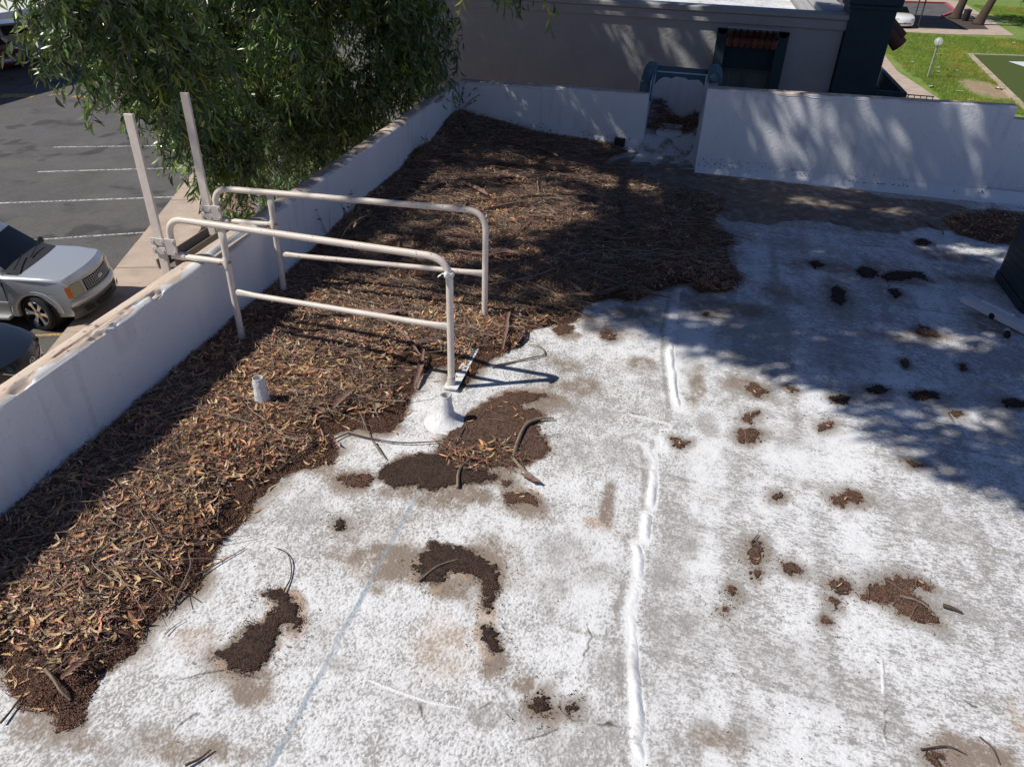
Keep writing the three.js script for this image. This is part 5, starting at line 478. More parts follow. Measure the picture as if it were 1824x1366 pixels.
// ---------------------------------------------------------------- lawn side
{
  const x0 = 9, x1 = 75, z0 = -140, z1 = -18, n = 1024;
  const lawn = paint(n, (u, v) => { const x = mix(x0, x1, u), z = mix(z1, z0, v); const a = fbm(x * 0.5, z * 0.3, 4), b = fbm(x * 3, z * 2, 3), f = vn(x * 12, z * 7); const dirt = sst(1.15, 0.5, Math.hypot((x - 15.5) / 1.3, (z + 47.6) / 3.2) + (fbm(x * 1.6, z, 3) - 0.5) * 1.2), dry = sst(0.5, 0.68, a) * 0.7; let c = [mix(0.13, 0.22, b), mix(0.21, 0.3, b), mix(0.035, 0.055, b)]; c = [mix(c[0], 0.3, dry * 0.6), mix(c[1], 0.31, dry * 0.6), mix(c[2], 0.1, dry * 0.6)]; c = [mix(c[0], 0.38, dirt * 0.85), mix(c[1], 0.26, dirt * 0.85), mix(c[2], 0.17, dirt * 0.85)]; return c.map(q => q * mix(0.75, 1.2, f)); });
  const g = sheet([[x0, z1], [x1, z1], [x1, z0], [x0, z0]], G + 0.02); { const p = g.attributes.position, uv = g.attributes.uv; for (let i = 0; i < p.count; i++) uv.setXY(i, (p.getX(i) - x0) / (x1 - x0), (p.getZ(i) - z1) / (z0 - z1)); } lawn.wrapS = lawn.wrapT = THREE.ClampToEdgeWrapping;
  struct('lawn', g, std([1, 1, 1], 1, { map: lawn }), 'bright green lawn with a bare dirt patch');
  const R = rng(9), tuft = []; const bl = []; for (let k = 0; k < 14; k++) { const q = leafGeo(0.11 + 0.06 * R(), 0.006, 0.2, 0.3, 0.4, [0.14 + 0.1 * R(), 0.23 + 0.08 * R(), 0.04], 3, 0.1); q.applyMatrix4(mat4((R() - 0.5) * 0.3, 0.05, (R() - 0.5) * 0.3, 0, R() * 6.3, 1.1 + 0.4 * (R() - 0.5), 1)); bl.push(q); } const tg = merge(bl);
  const cs = []; for (let i = 0; i < 44000; i++) { const z = -42 - Math.pow(R(), 1.3) * 52, x = 10.5 + R() * 24; const turf = x > 17.7 + (z + 59.9) * -0.083 && z > -61 && z < -40 && x > mix(17.8, 16.4, clamp((z + 59.9) / 15.2)); if (turf || (z < -69 && x < 25)) continue; if (Math.hypot((x - 15.5) / 1.3, (z + 47.6) / 3.2) < 0.75 + 0.3 * R()) continue; if (x < 12.5 + (z > -50 ? 0.15 : -0.1) && z > -58) continue; if (x > 19.5 && z < -71 && x < 26.5) continue; tuft.push(mat4(x, G + 0.02, z, 0, R() * 6.3, 0, 0.7 + 0.6 * R())); const s = 0.85 + 0.5 * fbm(x * 0.6, z * 0.4, 3); cs.push(col(s * (1 + 0.4 * sst(0.5, 0.66, fbm(x * 0.5, z * 0.3, 4))), s, s)); }
  tag(scatter('grass', tg, M.dry, tuft, null, cs), 'mown grass of the lawn', 'grass', null, 'stuff');
  struct('concrete_path', sheet([[11.99, -57.3], [11.74, -51.5], [12.07, -48.1], [12.43, -44.1], [13.2, -36], [11.6, -36], [10.9, -44], [10.4, -48], [10.1, -52], [10.2, -58], [10.8, -64], [12.6, -69.5], [14, -69.5], [12.6, -64]], G + 0.035), M.concrete, 'curving concrete path at the edge of the lawn');
  const turf = paint(256, (u, v) => { const f = tfbm(u, v, 40, 3); return [mix(0.05, 0.075, f), mix(0.075, 0.105, f), mix(0.006, 0.012, f)]; });
  struct('artificial_turf', sheet([[17.84, -59.9], [45, -66.5], [45, -36], [15.9, -40.5], [16.5, -44.8]], G + 0.045), std([1, 1, 1], 1, { map: uvRep(turf, 3) }), 'dark green flat turf rectangle beyond the lawn');
  struct('concrete_edging', merge([[17.84, -59.9, 15.9, -40.5, 0.34], [17.84, -59.9, 45, -66.5, 0.16]].map(([a, b, c, e, w]) => { const d = V(c - a, 0, e - b), L = d.length(), g2 = box(L, 0.12, w, 0, 0, 0, 0.02); g2.rotateY(Math.atan2(-d.z, d.x)); g2.translate((a + c) / 2, G + 0.06, (b + e) / 2); return planUV(g2); })), M.concrete, 'pale concrete edging round the dark turf');
  struct('white_pad', sheet([[19.7, -58.1], [26, -60], [26, -54], [21, -53], [20.4, -55.4]], G + 0.06), std([0.66, 0.68, 0.7], 0.8), 'white sand pad in the dark turf');
  // far lot, its walk and red kerbs
  struct('parking_lot', sheet([[5, -71.3], [15.0, -71.9], [20.5, -73.5], [20.9, -80.4], [23.3, -86.6], [24.2, -94.1], [20, -92.9], [5, -90]], G + 0.03), M.asphalt, 'small far asphalt lot with a carport beyond the lawn');
  struct('sidewalk', sheet([[5, -68.6], [14.6, -69.4], [19.3, -70.1], [24.1, -71.8], [25.1, -82.1], [26.5, -98], [24.4, -98], [24.2, -94.2], [23.4, -86.6], [20.95, -80.4], [20.55, -73.4], [15, -71.85], [5, -71.2]], G + 0.034), M.concrete, 'pinkish sidewalk round the far lot');
  struct('sidewalk', sheet([[5, -90.2], [24.4, -94.3], [24.4, -98], [5, -96]], G + 0.036), M.concrete, 'pinkish sidewalk behind the far lot');
  const kerb = (pts, label) => { const o = struct('red_kerb', merge(pts.slice(1).map((b, i) => { const a = pts[i], d = V(b[0] - a[0], 0, b[1] - a[1]), g2 = box(d.length(), 0.16, 0.22, 0, 0, 0, 0.02); g2.rotateY(Math.atan2(-d.z, d.x)); g2.translate((a[0] + b[0]) / 2, G + 0.1, (a[1] + b[1]) / 2); return g2; })), M.redKerb, label); }; kerb([[8, -90.3], [20.1, -92.9], [24.15, -94.1], [23.3, -86.6]], 'red-painted kerb along the back of the far lot'); kerb([[23.3, -86.6], [21.1, -82.0], [20.7, -80.6]], 'red-painted kerb by the far tree trunks');
  struct('mulch_bed', sheet([[20.6, -73.6], [23.0, -74.6], [24.2, -84], [23.4, -86.2], [21.1, -81.6]], G + 0.04), std([0.07, 0.05, 0.04], 1), 'dark mulch bed under the far trees');
  [[15.94, -66.2], [15.9, -61.6], [15.7, -59], [14.4, -53.7], [14.9, -53.2], [15.25, -52.9], [14, -51.9], [12.7, -47.1], [13.9, -46.4], [13.95, -44.4], [16.3, -48.3], [16.5, -48], [13.1, -54.7], [22.7, -66.9]].forEach(([x, z], i) => { const o = mesh('paper_scrap', rough(grid(4, 3, (u, v) => [(u - 0.5) * (0.3 + 0.1 * (i % 3)), 0.06 + 0.04 * Math.sin(u * 3 + i), (v - 0.5) * 0.22]), 0.03, 6), std([0.66, 0.65, 0.6], 0.9)); o.position.set(x, G + 0.04, z); o.rotation.y = i; tag(o, 'small pale scrap lying on the green lawn', 'scrap', 'pale scraps on the lawn'); });
  const lamp = thing('garden_lamp', 'grey lamp post with a clear globe standing on the lawn', 'lamp', [13.08, G, -49.96]); mesh('pole', tube([[0, 0, 0], [0, 1.7, 0]], 0.055, 10), std([0.32, 0.31, 0.28], 0.6), lamp); mesh('collar', new THREE.CylinderGeometry(0.12, 0.08, 0.1, 14).translate(0, 1.72, 0), std([0.3, 0.29, 0.27], 0.6), lamp); mesh('globe', new THREE.SphereGeometry(0.23, 20, 14).translate(0, 1.96, 0), new THREE.MeshPhysicalMaterial({ color: 0xffffff, roughness: 0.12, transmission: 0.7, thickness: 0 }), lamp); mesh('bulb_holder', new THREE.CylinderGeometry(0.06, 0.07, 0.2, 10).translate(0, 1.88, 0), std([0.5, 0.49, 0.46], 0.5), lamp);
  // carport whose roof lies above the frame
  const cp = thing('carport', 'far carport with slim dark posts shading the white car', 'carport', [16.5, G, -75]); const dk = std([0.05, 0.045, 0.04], 0.7); mesh('canopy', bx(-8, 2.6, 2.6, 2.75, -6.2, 2.6), std([0.6, 0.58, 0.55], 0.7), cp); for (const [x, z] of [[0.15, 2.4], [0.65, 2.25], [-6, 2.4], [0.4, -5.5], [-6, -5.5]]) mesh('post', tube([[x, 0, z], [x, 2.6, z]], 0.06, 8), dk, cp);
  const bin = thing('litter_bin', 'dark round litter bin between the far tree trunks', 'bin', [22.4, G, -79.6]); mesh('drum', new THREE.LatheGeometry([[0.0, 0.02], [0.26, 0.02], [0.3, 0.85], [0.33, 0.88], [0.33, 0.95], [0.27, 0.95], [0.25, 0.3]].map(p => new THREE.Vector2(...p)), 20), M.dark, bin); mesh('lid', new THREE.SphereGeometry(0.3, 16, 8, 0, 6.3, 0, 1.2).scale(1, 0.5, 1).translate(0, 0.86, 0), M.dark, bin);
}
// ---------------------------------------------------------------- neighbouring building
{
  const b = thing('neighbor_building', 'grey stucco neighbouring building with teal trim behind the back parapet', 'building', [0, G, -15]), Y = y => y - G;
  const X0 = -9.5, X1 = 2.38, ZB = -16;
  // front wall with a window opening
  const s = new THREE.Shape([[X0, 0], [X1, 0], [X1, Y(1.2)], [X0, Y(1.2)]].map(p => new THREE.Vector2(...p))); s.holes.push(new THREE.Path([[0.42, Y(-1.2)], [0.42, Y(0.93)], [1.35, Y(0.93)], [1.35, Y(-1.2)]].map(p => new THREE.Vector2(...p))));
  const fw = new THREE.ExtrudeGeometry(s, { depth: 0.3, bevelEnabled: false }); fw.translate(0, 0, -0.3); mesh('front_wall', planUV(fw), M.stuccoGrey, b);
  mesh('side_wall', planUV(merge([bx(X0, X0 + 0.3, 0, Y(1.2), ZB, -0.301), bx(X1 - 0.3, X1, 0, Y(1.2), ZB, -0.301), bx(X0 + 0.301, X1 - 0.301, 0, Y(1.2), ZB, ZB + 0.3)])), M.stuccoGrey, b);
  const cn = y0 => 0; mesh('cornice', planUV(merge([bx(X0 - 0.07, X1 + 0.05, Y(1.2), Y(1.36), -0.32, 0.055, 0.02), bx(X0 - 0.09, X1 + 0.09, Y(1.361), Y(1.45), -0.36, 0.09, 0.025)])), M.stuccoGrey, b);
  mesh('cornice', planUV(merge([bx(X1 - 0.32, X1 + 0.05, Y(1.2), Y(1.36), ZB, -0.325), bx(X1 - 0.36, X1 + 0.09, Y(1.361), Y(1.45), ZB, -0.365), bx(X0 - 0.07, X0 + 0.3, Y(1.2), Y(1.45), ZB, -0.365)])), M.stuccoGrey, b);
  mesh('flat_roof', planUV(bx(X0 + 0.31, X1 - 0.37, Y(0.9), Y(1.0), ZB + 0.31, -0.37)), M.roofFar, b);
  // window surround
  const w = thing0('window_bay', b);
  mesh('surround_pier', planUV(merge([bx(0.28, 0.45, Y(-1.3), Y(1.12), 0.002, 0.12), new THREE.CylinderGeometry(0.085, 0.085, 0.118, 16, 1, false, Math.PI / 2, Math.PI).rotateX(Math.PI / 2).rotateZ(-Math.PI).translate(0.365, Y(1.121), 0.061)])), M.teal, w);
  mesh('surround_pier', planUV(merge([bx(1.32, 1.5, Y(-1.3), Y(1.12), 0.002, 0.12), new THREE.CylinderGeometry(0.09, 0.09, 0.118, 16, 1, false, Math.PI / 2, Math.PI).rotateX(Math.PI / 2).rotateZ(-Math.PI).translate(1.41, Y(1.121), 0.061)])), M.teal, w);
  mesh('lintel_panel', planUV(bx(0.43, 1.34, Y(0.45), Y(1.0), -0.16, -0.1)), M.teal, w);
  mesh('window_frame', merge([bx(0.43, 0.47, Y(-1.2), Y(0.45), -0.2, -0.13), bx(1.31, 1.34, Y(-1.2), Y(0.45), -0.2, -0.13), bx(0.86, 0.9, Y(-1.2), Y(0.45), -0.2, -0.13), bx(0.471, 1.309, Y(0.4), Y(0.449), -0.2, -0.135)]), std([0.1, 0.09, 0.08], 0.6), w);
  for (const [a, c] of [[0.47, 0.86], [0.9, 1.31]]) mesh('window_pane', bx(a, c, Y(-1.2), Y(0.4), -0.18, -0.175), new THREE.MeshPhysicalMaterial({ color: 0xdfe8ea, roughness: 0.05, transmission: 0.9, thickness: 0 }), w);
  mesh('curtain', grid(40, 1, (u, v) => [mix(0.42, 1.35, u), mix(Y(-1.2), Y(0.45), v), -0.26 + 0.02 * Math.sin(u * 70)]), std([0.17, 0.19, 0.17], 0.95), w);
  mesh('room_back', bx(0.36, 1.41, Y(-1.25), Y(1), -0.9, -0.85), M.dark, w);
  // tiled awning: every barrel tile its own piece
  const aw = thing0('tile_awning', b), tile = new THREE.CylinderGeometry(0.052, 0.058, 0.3, 10, 1, true, -Math.PI / 2, Math.PI), tm = [[0.15, 0.062, 0.048], [0.19, 0.075, 0.055], [0.12, 0.052, 0.042]].map(c => std(c, 0.85));
  for (let k = 0; k < 8; k++) for (let r = 0; r < 2; r++) { const m = mesh('roof_tile', tile, tm[(k * 2 + r * 5) % 3], aw); m.position.set(0.515 + k * 0.108, Y(1.075 - r * 0.1), 0.09 + r * 0.14); m.rotation.x = 0.95; }
  mesh('awning_board', bx(0.45, 1.32, Y(0.94), Y(0.975), 0.0, 0.27), std([0.16, 0.1, 0.08], 0.8), aw); mesh('awning_flashing', bx(0.45, 1.32, Y(1.13), Y(1.15), 0.0, 0.06), std([0.6, 0.6, 0.6], 0.6), aw);
  mesh('teal_pillar', planUV(merge([bx(2.4, 3.13, 0, Y(2.6), -0.75, 0.1, 0.02), bx(2.36, 3.17, Y(1.55), Y(1.62), -0.79, 0.14, 0.02), bx(2.34, 3.19, Y(1.621), Y(1.9), -0.81, 0.16, 0.03)])), M.teal, b, 'dark teal corner pillar with a stepped cap');
  const pipe = thing0('drain_spout', b); const pg = new THREE.CylinderGeometry(0.11, 0.13, 0.4, 16, 1, true); pg.rotateZ(Math.PI / 2 - 0.75); pg.translate(3.26, Y(1.12), -0.35); mesh('clay_pipe', pg, std([0.16, 0.07, 0.05], 0.9), pipe); const p2 = pg.clone().scale(0.8, 0.8, 0.8); p2.translate(3.26 * 0.2 + 0.02, Y(1.12) * 0.2 + 0.1, -0.07); mesh('clay_pipe', p2, std([0.13, 0.06, 0.045], 0.9), pipe);
  const st = thing0('stair_well', b); mesh('low_wall', planUV(merge([bx(3.132, 3.66, 0, Y(0.3), 0.02, 0.1), bx(3.58, 3.66, 0, Y(0.3), -2.7, 0.019), bx(3.132, 3.579, 0, Y(0.3), -2.7, -2.62)])), M.teal, st, 'dark teal open stairwell walls beside the pillar'); mesh('landing', bx(3.132, 3.579, 0, Y(-1.4), -2.619, 0.019), M.dark, st);
  const rl = thing0('balcony_rail', b); mesh('rail_bar', merge([bx(3.67, 4.12, Y(0.255), Y(0.27), 0.03, 0.05), bx(3.67, 4.12, Y(-0.3), Y(-0.285), 0.03, 0.05)]), M.dark, rl); for (let k = 0; k < 5; k++) mesh('baluster', bx(3.7 + k * 0.1, 3.712 + k * 0.1, Y(-0.285), Y(0.255), 0.034, 0.046), M.dark, rl); mesh('balcony_slab', bx(3.67, 4.16, Y(-0.45), Y(-0.3), -0.6, 0.06), M.teal, rl);
}
{ // left background: shade structure with cars
  const c = thing('carport', 'white-roofed carport at the far left with cars under it', 'carport', [-34, G, -34], 0.0); mesh('canopy', bx(-6, 3.2, 2.75, 3.0, -16, 9, 0.02), std([0.78, 0.77, 0.75], 0.6), c); for (const z of [-14, -8, -2, 4, 8]) for (const x of [-5.5, 2.6]) mesh('post', tube([[x, 0, z], [x, 2.75, z]], 0.08, 8), std([0.5, 0.48, 0.46], 0.7), c);
  const f = thing('far_building', 'pale far building with a red kerb glimpsed through the tree', 'building', [-30, G, -62]); mesh('wall', planUV(bx(-16, 20, 0, 4.2, -10, 0)), M.stuccoGrey, f); mesh('roof', bx(-16.3, 20.3, 4.2, 4.5, -10.3, 0.3), M.stuccoTan, f); for (let k = 0; k < 7; k++) mesh('window', bx(-13 + k * 4.6, -11.4 + k * 4.6, 1, 2.4, 0.005, 0.06), M.dark, f); mesh('kerb', bx(-16, 20, 0, 0.16, 3, 3.2), M.redKerb, f);
}
// ---------------------------------------------------------------- cars (x forward, origin under the front bumper)
const glass = std([0.012, 0.017, 0.018], 0.06), tyreM = std([0.018, 0.018, 0.019], 0.9), chrome = std([0.75, 0.76, 0.78], 0.08, { metalness: 1 }), trim = std([0.035, 0.036, 0.038], 0.6);
function makeCar(name, label, pos, turn, o) {
  const c = thing(name, label, 'car', pos, turn), W = o.W, hw = W / 2, pm = o.paint;
  const plan = (x, z) => { const q = (z / hw) ** 2; return x - (o.noseCurve ?? 0.2) * q * sst(-0.9, -0.05, x) + (o.tailCurve ?? 0.14) * q * sst(-o.L + 0.7, -o.L, x); };
  const shapeIt = (g, tum) => { const p = g.attributes.position; for (let i = 0; i < p.count; i++) { let x = p.getX(i), y = p.getY(i), z = p.getZ(i); const crown = (o.crown ?? 0.05) * (1 - (z / hw) ** 2) * sst(0.75, 1.0, y); z *= 1 - tum * Math.max(0, y - 0.6) - 0.05 * sst(-0.35, 0, x) - 0.03 * sst(0.6, 0.3, y); p.setXYZ(i, plan(x, z), y + crown, z); } g.computeVertexNormals(); return toCreasedNormals(g, 0.6); };
  const s = new THREE.Shape(), B = o.body; s.moveTo(...B[0]); for (const p of B.slice(1)) s.lineTo(...p);
  const yb = o.sill, arch = (x, r) => { s.lineTo(x - r, yb); s.absarc(x, o.axle, r, Math.PI + Math.asin((o.axle - yb) / r) * 0 , 0, true); s.lineTo(x + r, yb); };
  s.lineTo(-o.L + 0.12, yb); arch(o.rearX, o.archR); arch(o.frontX, o.archR); s.lineTo(-0.12, yb); s.closePath();
  const g = new THREE.ExtrudeGeometry(s, { depth: W - 0.14, steps: 14, bevelEnabled: true, bevelSize: 0.05, bevelThickness: 0.07, bevelSegments: 4, curveSegments: 18 }); g.translate(0, 0, -(W - 0.14) / 2); mesh('body', shapeIt(g, 0.05), pm, c);
  mesh('underbody', bx(-o.L + 0.15, -0.15, 0.2, 0.6, -hw + 0.28, hw - 0.28), trim, c);
  // cabin
  const H = o.cabin, cs = new THREE.Shape(H.map(p => new THREE.Vector2(...p))), cg = new THREE.ExtrudeGeometry(cs, { depth: W - 0.24, steps: 8, bevelEnabled: true, bevelSize: 0.03, bevelThickness: 0.04, bevelSegments: 3 }); cg.translate(0, 0, -(W - 0.24) / 2);
  const y0 = H[0][1], tap = (y) => 1 - 0.27 * sst(y0 - 0.1, y0 + 0.9, y); { const p = cg.attributes.position; for (let i = 0; i < p.count; i++) { const z = p.getZ(i), y = p.getY(i); p.setXYZ(i, p.getX(i) - 0.12 * (z / hw) ** 2, y + 0.03 * (1 - (z / hw) ** 2) * sst(y0 + 0.4, y0 + 0.6, y), z * tap(y)); } } mesh('cabin', toCreasedNormals(cg, 0.5), o.roofPaint ?? pm, c);
  const [A, T1, T2, Bk] = H; // cowl, roof front, roof rear, tail
  const wsz = (y) => (hw - 0.16) * tap(y);
  const panel = (a, b, off, z0, z1) => grid(8, 4, (u, v) => { const t = mix(z0, z1, v), y = mix(a[1], b[1], t), zz = mix(-1, 1, u) * wsz(y) * 0.97; return [mix(a[0], b[0], t) + off * 0.7 - 0.12 * (zz / hw) ** 2, y + off * 0.72, zz]; });
  mesh('windshield', panel(A, T1, 0.07, 0.06, 0.86), glass, c); mesh('rear_window', panel(Bk, T2, -0.045 * 1.2, 0.1, 0.9).translate(0, 0.08, 0), glass, c);
  for (const sd of [-1, 1]) for (const [u0, u1] of o.sideGlass) { const P = (u, v) => { const xb = mix(A[0], Bk[0], u), xt = mix(T1[0], T2[0], u), y = mix(A[1] + 0.05, T1[1] - 0.07, v), x = mix(xb, xt, v); return [x - 0.12, y, sd * ((W - 0.24) / 2 + 0.052) * tap(y)]; }; mesh('side_window', grid(4, 3, (u, v) => P(mix(u0, u1, u), v)), glass, c); }
  // wheels
  for (const x of [o.frontX, o.rearX]) for (const sd of [-1, 1]) {
    const wgrp = thing0('wheel', c); wgrp.position.set(x, o.axle, sd * (hw - 0.14)); if (x === o.frontX) wgrp.rotation.y = o.steer ?? 0; const r = o.tyre, rr = o.rim, tw = 0.13;
    mesh('tyre', new THREE.LatheGeometry([[rr, -tw], [r - 0.03, -tw], [r, -tw + 0.04], [r, tw - 0.04], [r - 0.03, tw], [rr, tw]].map(p => new THREE.Vector2(...p)), 36).rotateX(Math.PI / 2), tyreM, wgrp);
    mesh('rim', new THREE.LatheGeometry([[rr - 0.03, -tw + 0.02], [rr - 0.03, 0.06], [rr, tw - 0.005], [rr - 0.02, tw + 0.004]].map(p => new THREE.Vector2(...p)), 32).rotateX(sd > 0 ? Math.PI / 2 : -Math.PI / 2), o.rimMat ?? chrome, wgrp);
    mesh('brake_disc', new THREE.CylinderGeometry(rr * 0.72, rr * 0.72, 0.03, 20).rotateX(Math.PI / 2), trim, wgrp);
    for (let k = 0; k < 6; k++) { const a = k * Math.PI / 3, sp = new THREE.Shape([[0.03, -0.028], [rr * 0.55, -0.03], [rr - 0.015, -0.062], [rr - 0.015, 0.062], [rr * 0.55, 0.03], [0.03, 0.028]].map(p => new THREE.Vector2(...p))); const e = new THREE.ExtrudeGeometry(sp, { depth: 0.025, bevelEnabled: true, bevelSize: 0.008, bevelThickness: 0.01, bevelSegments: 2 }); e.rotateZ(a); e.translate(0, 0, sd > 0 ? tw - 0.06 : -tw + 0.03); mesh('spoke', e, o.rimMat ?? chrome, wgrp); }
    mesh('hub_cap', new THREE.CylinderGeometry(0.05, 0.06, 0.05, 14).rotateX(Math.PI / 2).translate(0, 0, sd * (tw - 0.02)), o.rimMat ?? chrome, wgrp);
    mesh('wheel_well', new THREE.CylinderGeometry(o.archR - 0.02, o.archR - 0.02, 0.34, 24, 1, true, 0, 6.3).rotateX(Math.PI / 2).translate(0, 0, -sd * 0.1), M.black, wgrp);
  }
  for (const sd of [-1, 1]) { const m = thing0('door_mirror', c); m.position.set(A[0] - 0.32, A[1] + 0.1, sd * (hw + 0.06)); mesh('housing', new THREE.SphereGeometry(0.12, 14, 10).scale(0.55, 0.8, 1), o.mirrorMat ?? trim, m); mesh('arm', box(0.06, 0.05, 0.12, 0, -0.07, -sd * 0.08, 0.01), trim, m); }
  return { c, plan, hw, P: (n, geo, m, l) => mesh(n, geo, m, c, l) };
}
{ // silver SUV, nose to the sidewalk
  const silver = new THREE.MeshPhysicalMaterial({ color: col(0.62, 0.65, 0.655), roughness: 0.34, metalness: 0.5, clearcoat: 0.6, clearcoatRoughness: 0.15, side: THREE.DoubleSide });
  const lower = std([0.1, 0.1, 0.105], 0.5), W = 1.84;
  const { c, plan, hw, P } = makeCar('parked_suv', 'silver sport utility vehicle parked nose to the sidewalk', [-12.08, G, -12.55], 0.235, { L: 4.95, W, sill: 0.36, axle: 0.4, archR: 0.47, frontX: -0.98, rearX: -3.85, tyre: 0.41, rim: 0.3, steer: -0.3, paint: silver, noseCurve: 0.25, crown: 0.07, sideGlass: [[0.04, 0.36], [0.39, 0.68], [0.71, 0.95]],
    body: [[-0.1, 0.36], [-0.015, 0.5], [0, 0.74], [-0.04, 0.8], [-0.06, 1.05], [-0.14, 1.12], [-0.75, 1.165], [-1.4, 1.18], [-4.85, 1.2], [-4.95, 1.05], [-4.95, 0.5]],
    cabin: [[-1.34, 1.17], [-2.08, 1.83], [-4.6, 1.86], [-4.88, 1.17]] });
  const onNose = (n, m, x, y0, y1, z0, z1, off, seg = 10, nm) => P(n, grid(seg, 3, (u, v) => { const z = mix(z0, z1, u), zz = z * 0.95; return [plan(mix(x[0], x[1], v), zz) + off, mix(y0, y1, v), zz]; }), m, nm);
  // bumper: painted upper, dark lower
  const bar = (y0, y1, out, m, n) => P(n, grid(26, 6, (u, v) => { const z = mix(-1, 1, u) * (hw + 0.01), b = Math.sin(Math.PI * v); return [plan(0.0, z * 0.96) + out * (0.5 + 0.5 * b) - 0.06 * Math.pow(Math.abs(u - 0.5) * 2, 6), mix(y0, y1, v), z * 0.985]; }), m);
  bar(0.57, 0.77, 0.12, silver, 'bumper'); bar(0.3, 0.58, 0.1, lower, 'bumper_valance');
  onNose('lower_intake', M.black, [0, 0], 0.42, 0.54, -0.45, 0.45, 0.15, 10); for (const sd of [-1, 1]) onNose('fog_lamp', M.black, [0, 0], 0.42, 0.53, sd * 0.55, sd * 0.78, 0.14, 4);
  // grille
  onNose('grille_surround', silver, [-0.03, -0.08], 0.77, 1.07, -0.58, 0.58, 0.075); onNose('grille_back', M.black, [-0.03, -0.08], 0.79, 1.05, -0.53, 0.53, 0.083);
  const bars = []; for (let k = 0; k < 5; k++) { const y = 0.845 + k * 0.042; bars.push(tube(Array.from({ length: 11 }, (_, i) => { const z = mix(-0.49, 0.49, i / 10); return [plan(mix(-0.03, -0.08, (y - 0.79) / 0.27), z) + 0.092, y, z]; }), 0.0075, 5)); } for (let k = 0; k < 15; k++) { const z = -0.47 + k * 0.067; bars.push(tube([[plan(-0.03, z) + 0.092, 0.8, z], [plan(-0.08, z) + 0.092, 1.045, z]], 0.006, 5)); }
  for (const g of bars) P('grille_bar', g, std([0.45, 0.46, 0.47], 0.3, { metalness: 0.6 }));
  P('badge', new THREE.SphereGeometry(1, 18, 10).scale(0.015, 0.045, 0.105).translate(plan(-0.055, 0) + 0.098, 0.925, 0), std([0.55, 0.56, 0.58], 0.3, { metalness: 0.4 }), 'oval badge on the grille');
  for (const sd of [-1, 1]) { onNose('headlight', std([0.42, 0.43, 0.3], 0.12), [-0.04, -0.08], 0.78, 1.05, sd * 0.6, sd * 0.87, 0.088, 6); onNose('turn_lamp', std([0.7, 0.2, 0.03], 0.2), [-0.04, -0.08], 0.78, 1.03, sd * 0.87, sd * 0.975, 0.085, 4);
    const fl = grid(20, 3, (u, v) => { const a = Math.PI * (0.02 + 0.96 * u), r = mix(0.455, 0.56, v); return [-0.98 + Math.cos(a) * r, 0.4 + Math.sin(a) * r, sd * (hw * 0.985 + 0.035 * Math.sin(Math.PI * v) - 0.012 - 0.02 * Math.sin(a))]; }); P('fender_flare', fl, silver);
    P('running_board', bx(-3.3, -1.55, 0.3, 0.37, sd > 0 ? hw - 0.1 : -hw - 0.09, sd > 0 ? hw + 0.09 : -hw + 0.1, 0.02), std([0.45, 0.46, 0.47], 0.4)); P('door_moulding', bx(-3.3, -1.5, 0.63, 0.69, sd > 0 ? hw - 0.02 : -hw - 0.012, sd > 0 ? hw + 0.012 : -hw + 0.02, 0.006), std([0.36, 0.37, 0.38], 0.4));
    for (const x of [-1.52, -2.5, -3.3]) P('door_gap', bx(x - 0.006, x + 0.006, 0.42, 1.12, sd * hw * 0.985 - 0.02, sd * hw * 0.985 + 0.012), M.black); P('door_handle', box(0.2, 0.035, 0.03, -2.35, 0.98, sd * (hw * 0.985 + 0.005), 0.01), silver); }
  for (const z of [-1, 1]) P('hood_gap', tube(Array.from({ length: 8 }, (_, i) => { const t = i / 7, zz = z * mix(0.72, 0.8, t), x = mix(-0.18, -1.3, t); return [x - 0.02, mix(1.085, 1.178, t) + 0.085 * (1 - (zz / 0.92) ** 2) + 0.002, zz * 0.955]; }), 0.007, 5), M.black);
  P('cowl', grid(10, 3, (u, v) => { const z = mix(-0.78, 0.78, u); return [mix(-1.1, -1.45, v) - 0.14 * (z / hw) ** 2, mix(1.226, 1.3, v) + 0.075 * (1 - (z / hw) ** 2), z]; }), trim);
  for (const z of [-0.1, 0.55]) P('wiper', tube([[-1.26, 1.36, z + 0.2], [-1.4, 1.43, z - 0.42]], 0.012, 6), M.black);
  for (const z of [-0.42, 0.42]) P('hood_crease', tube([[-0.3, 1.12, z], [-1.2, 1.205, z * 1.35]], 0.012, 6, 0.5), silver);
  for (const z of [-0.4, 0.4]) P('roof_rail', tube(fillet([[-2.3, 1.86, z * 1.4], [-2.4, 1.93, z * 1.4], [-4.3, 1.95, z * 1.4], [-4.45, 1.88, z * 1.4]], 0.1, 3), 0.02, 6), trim);
}
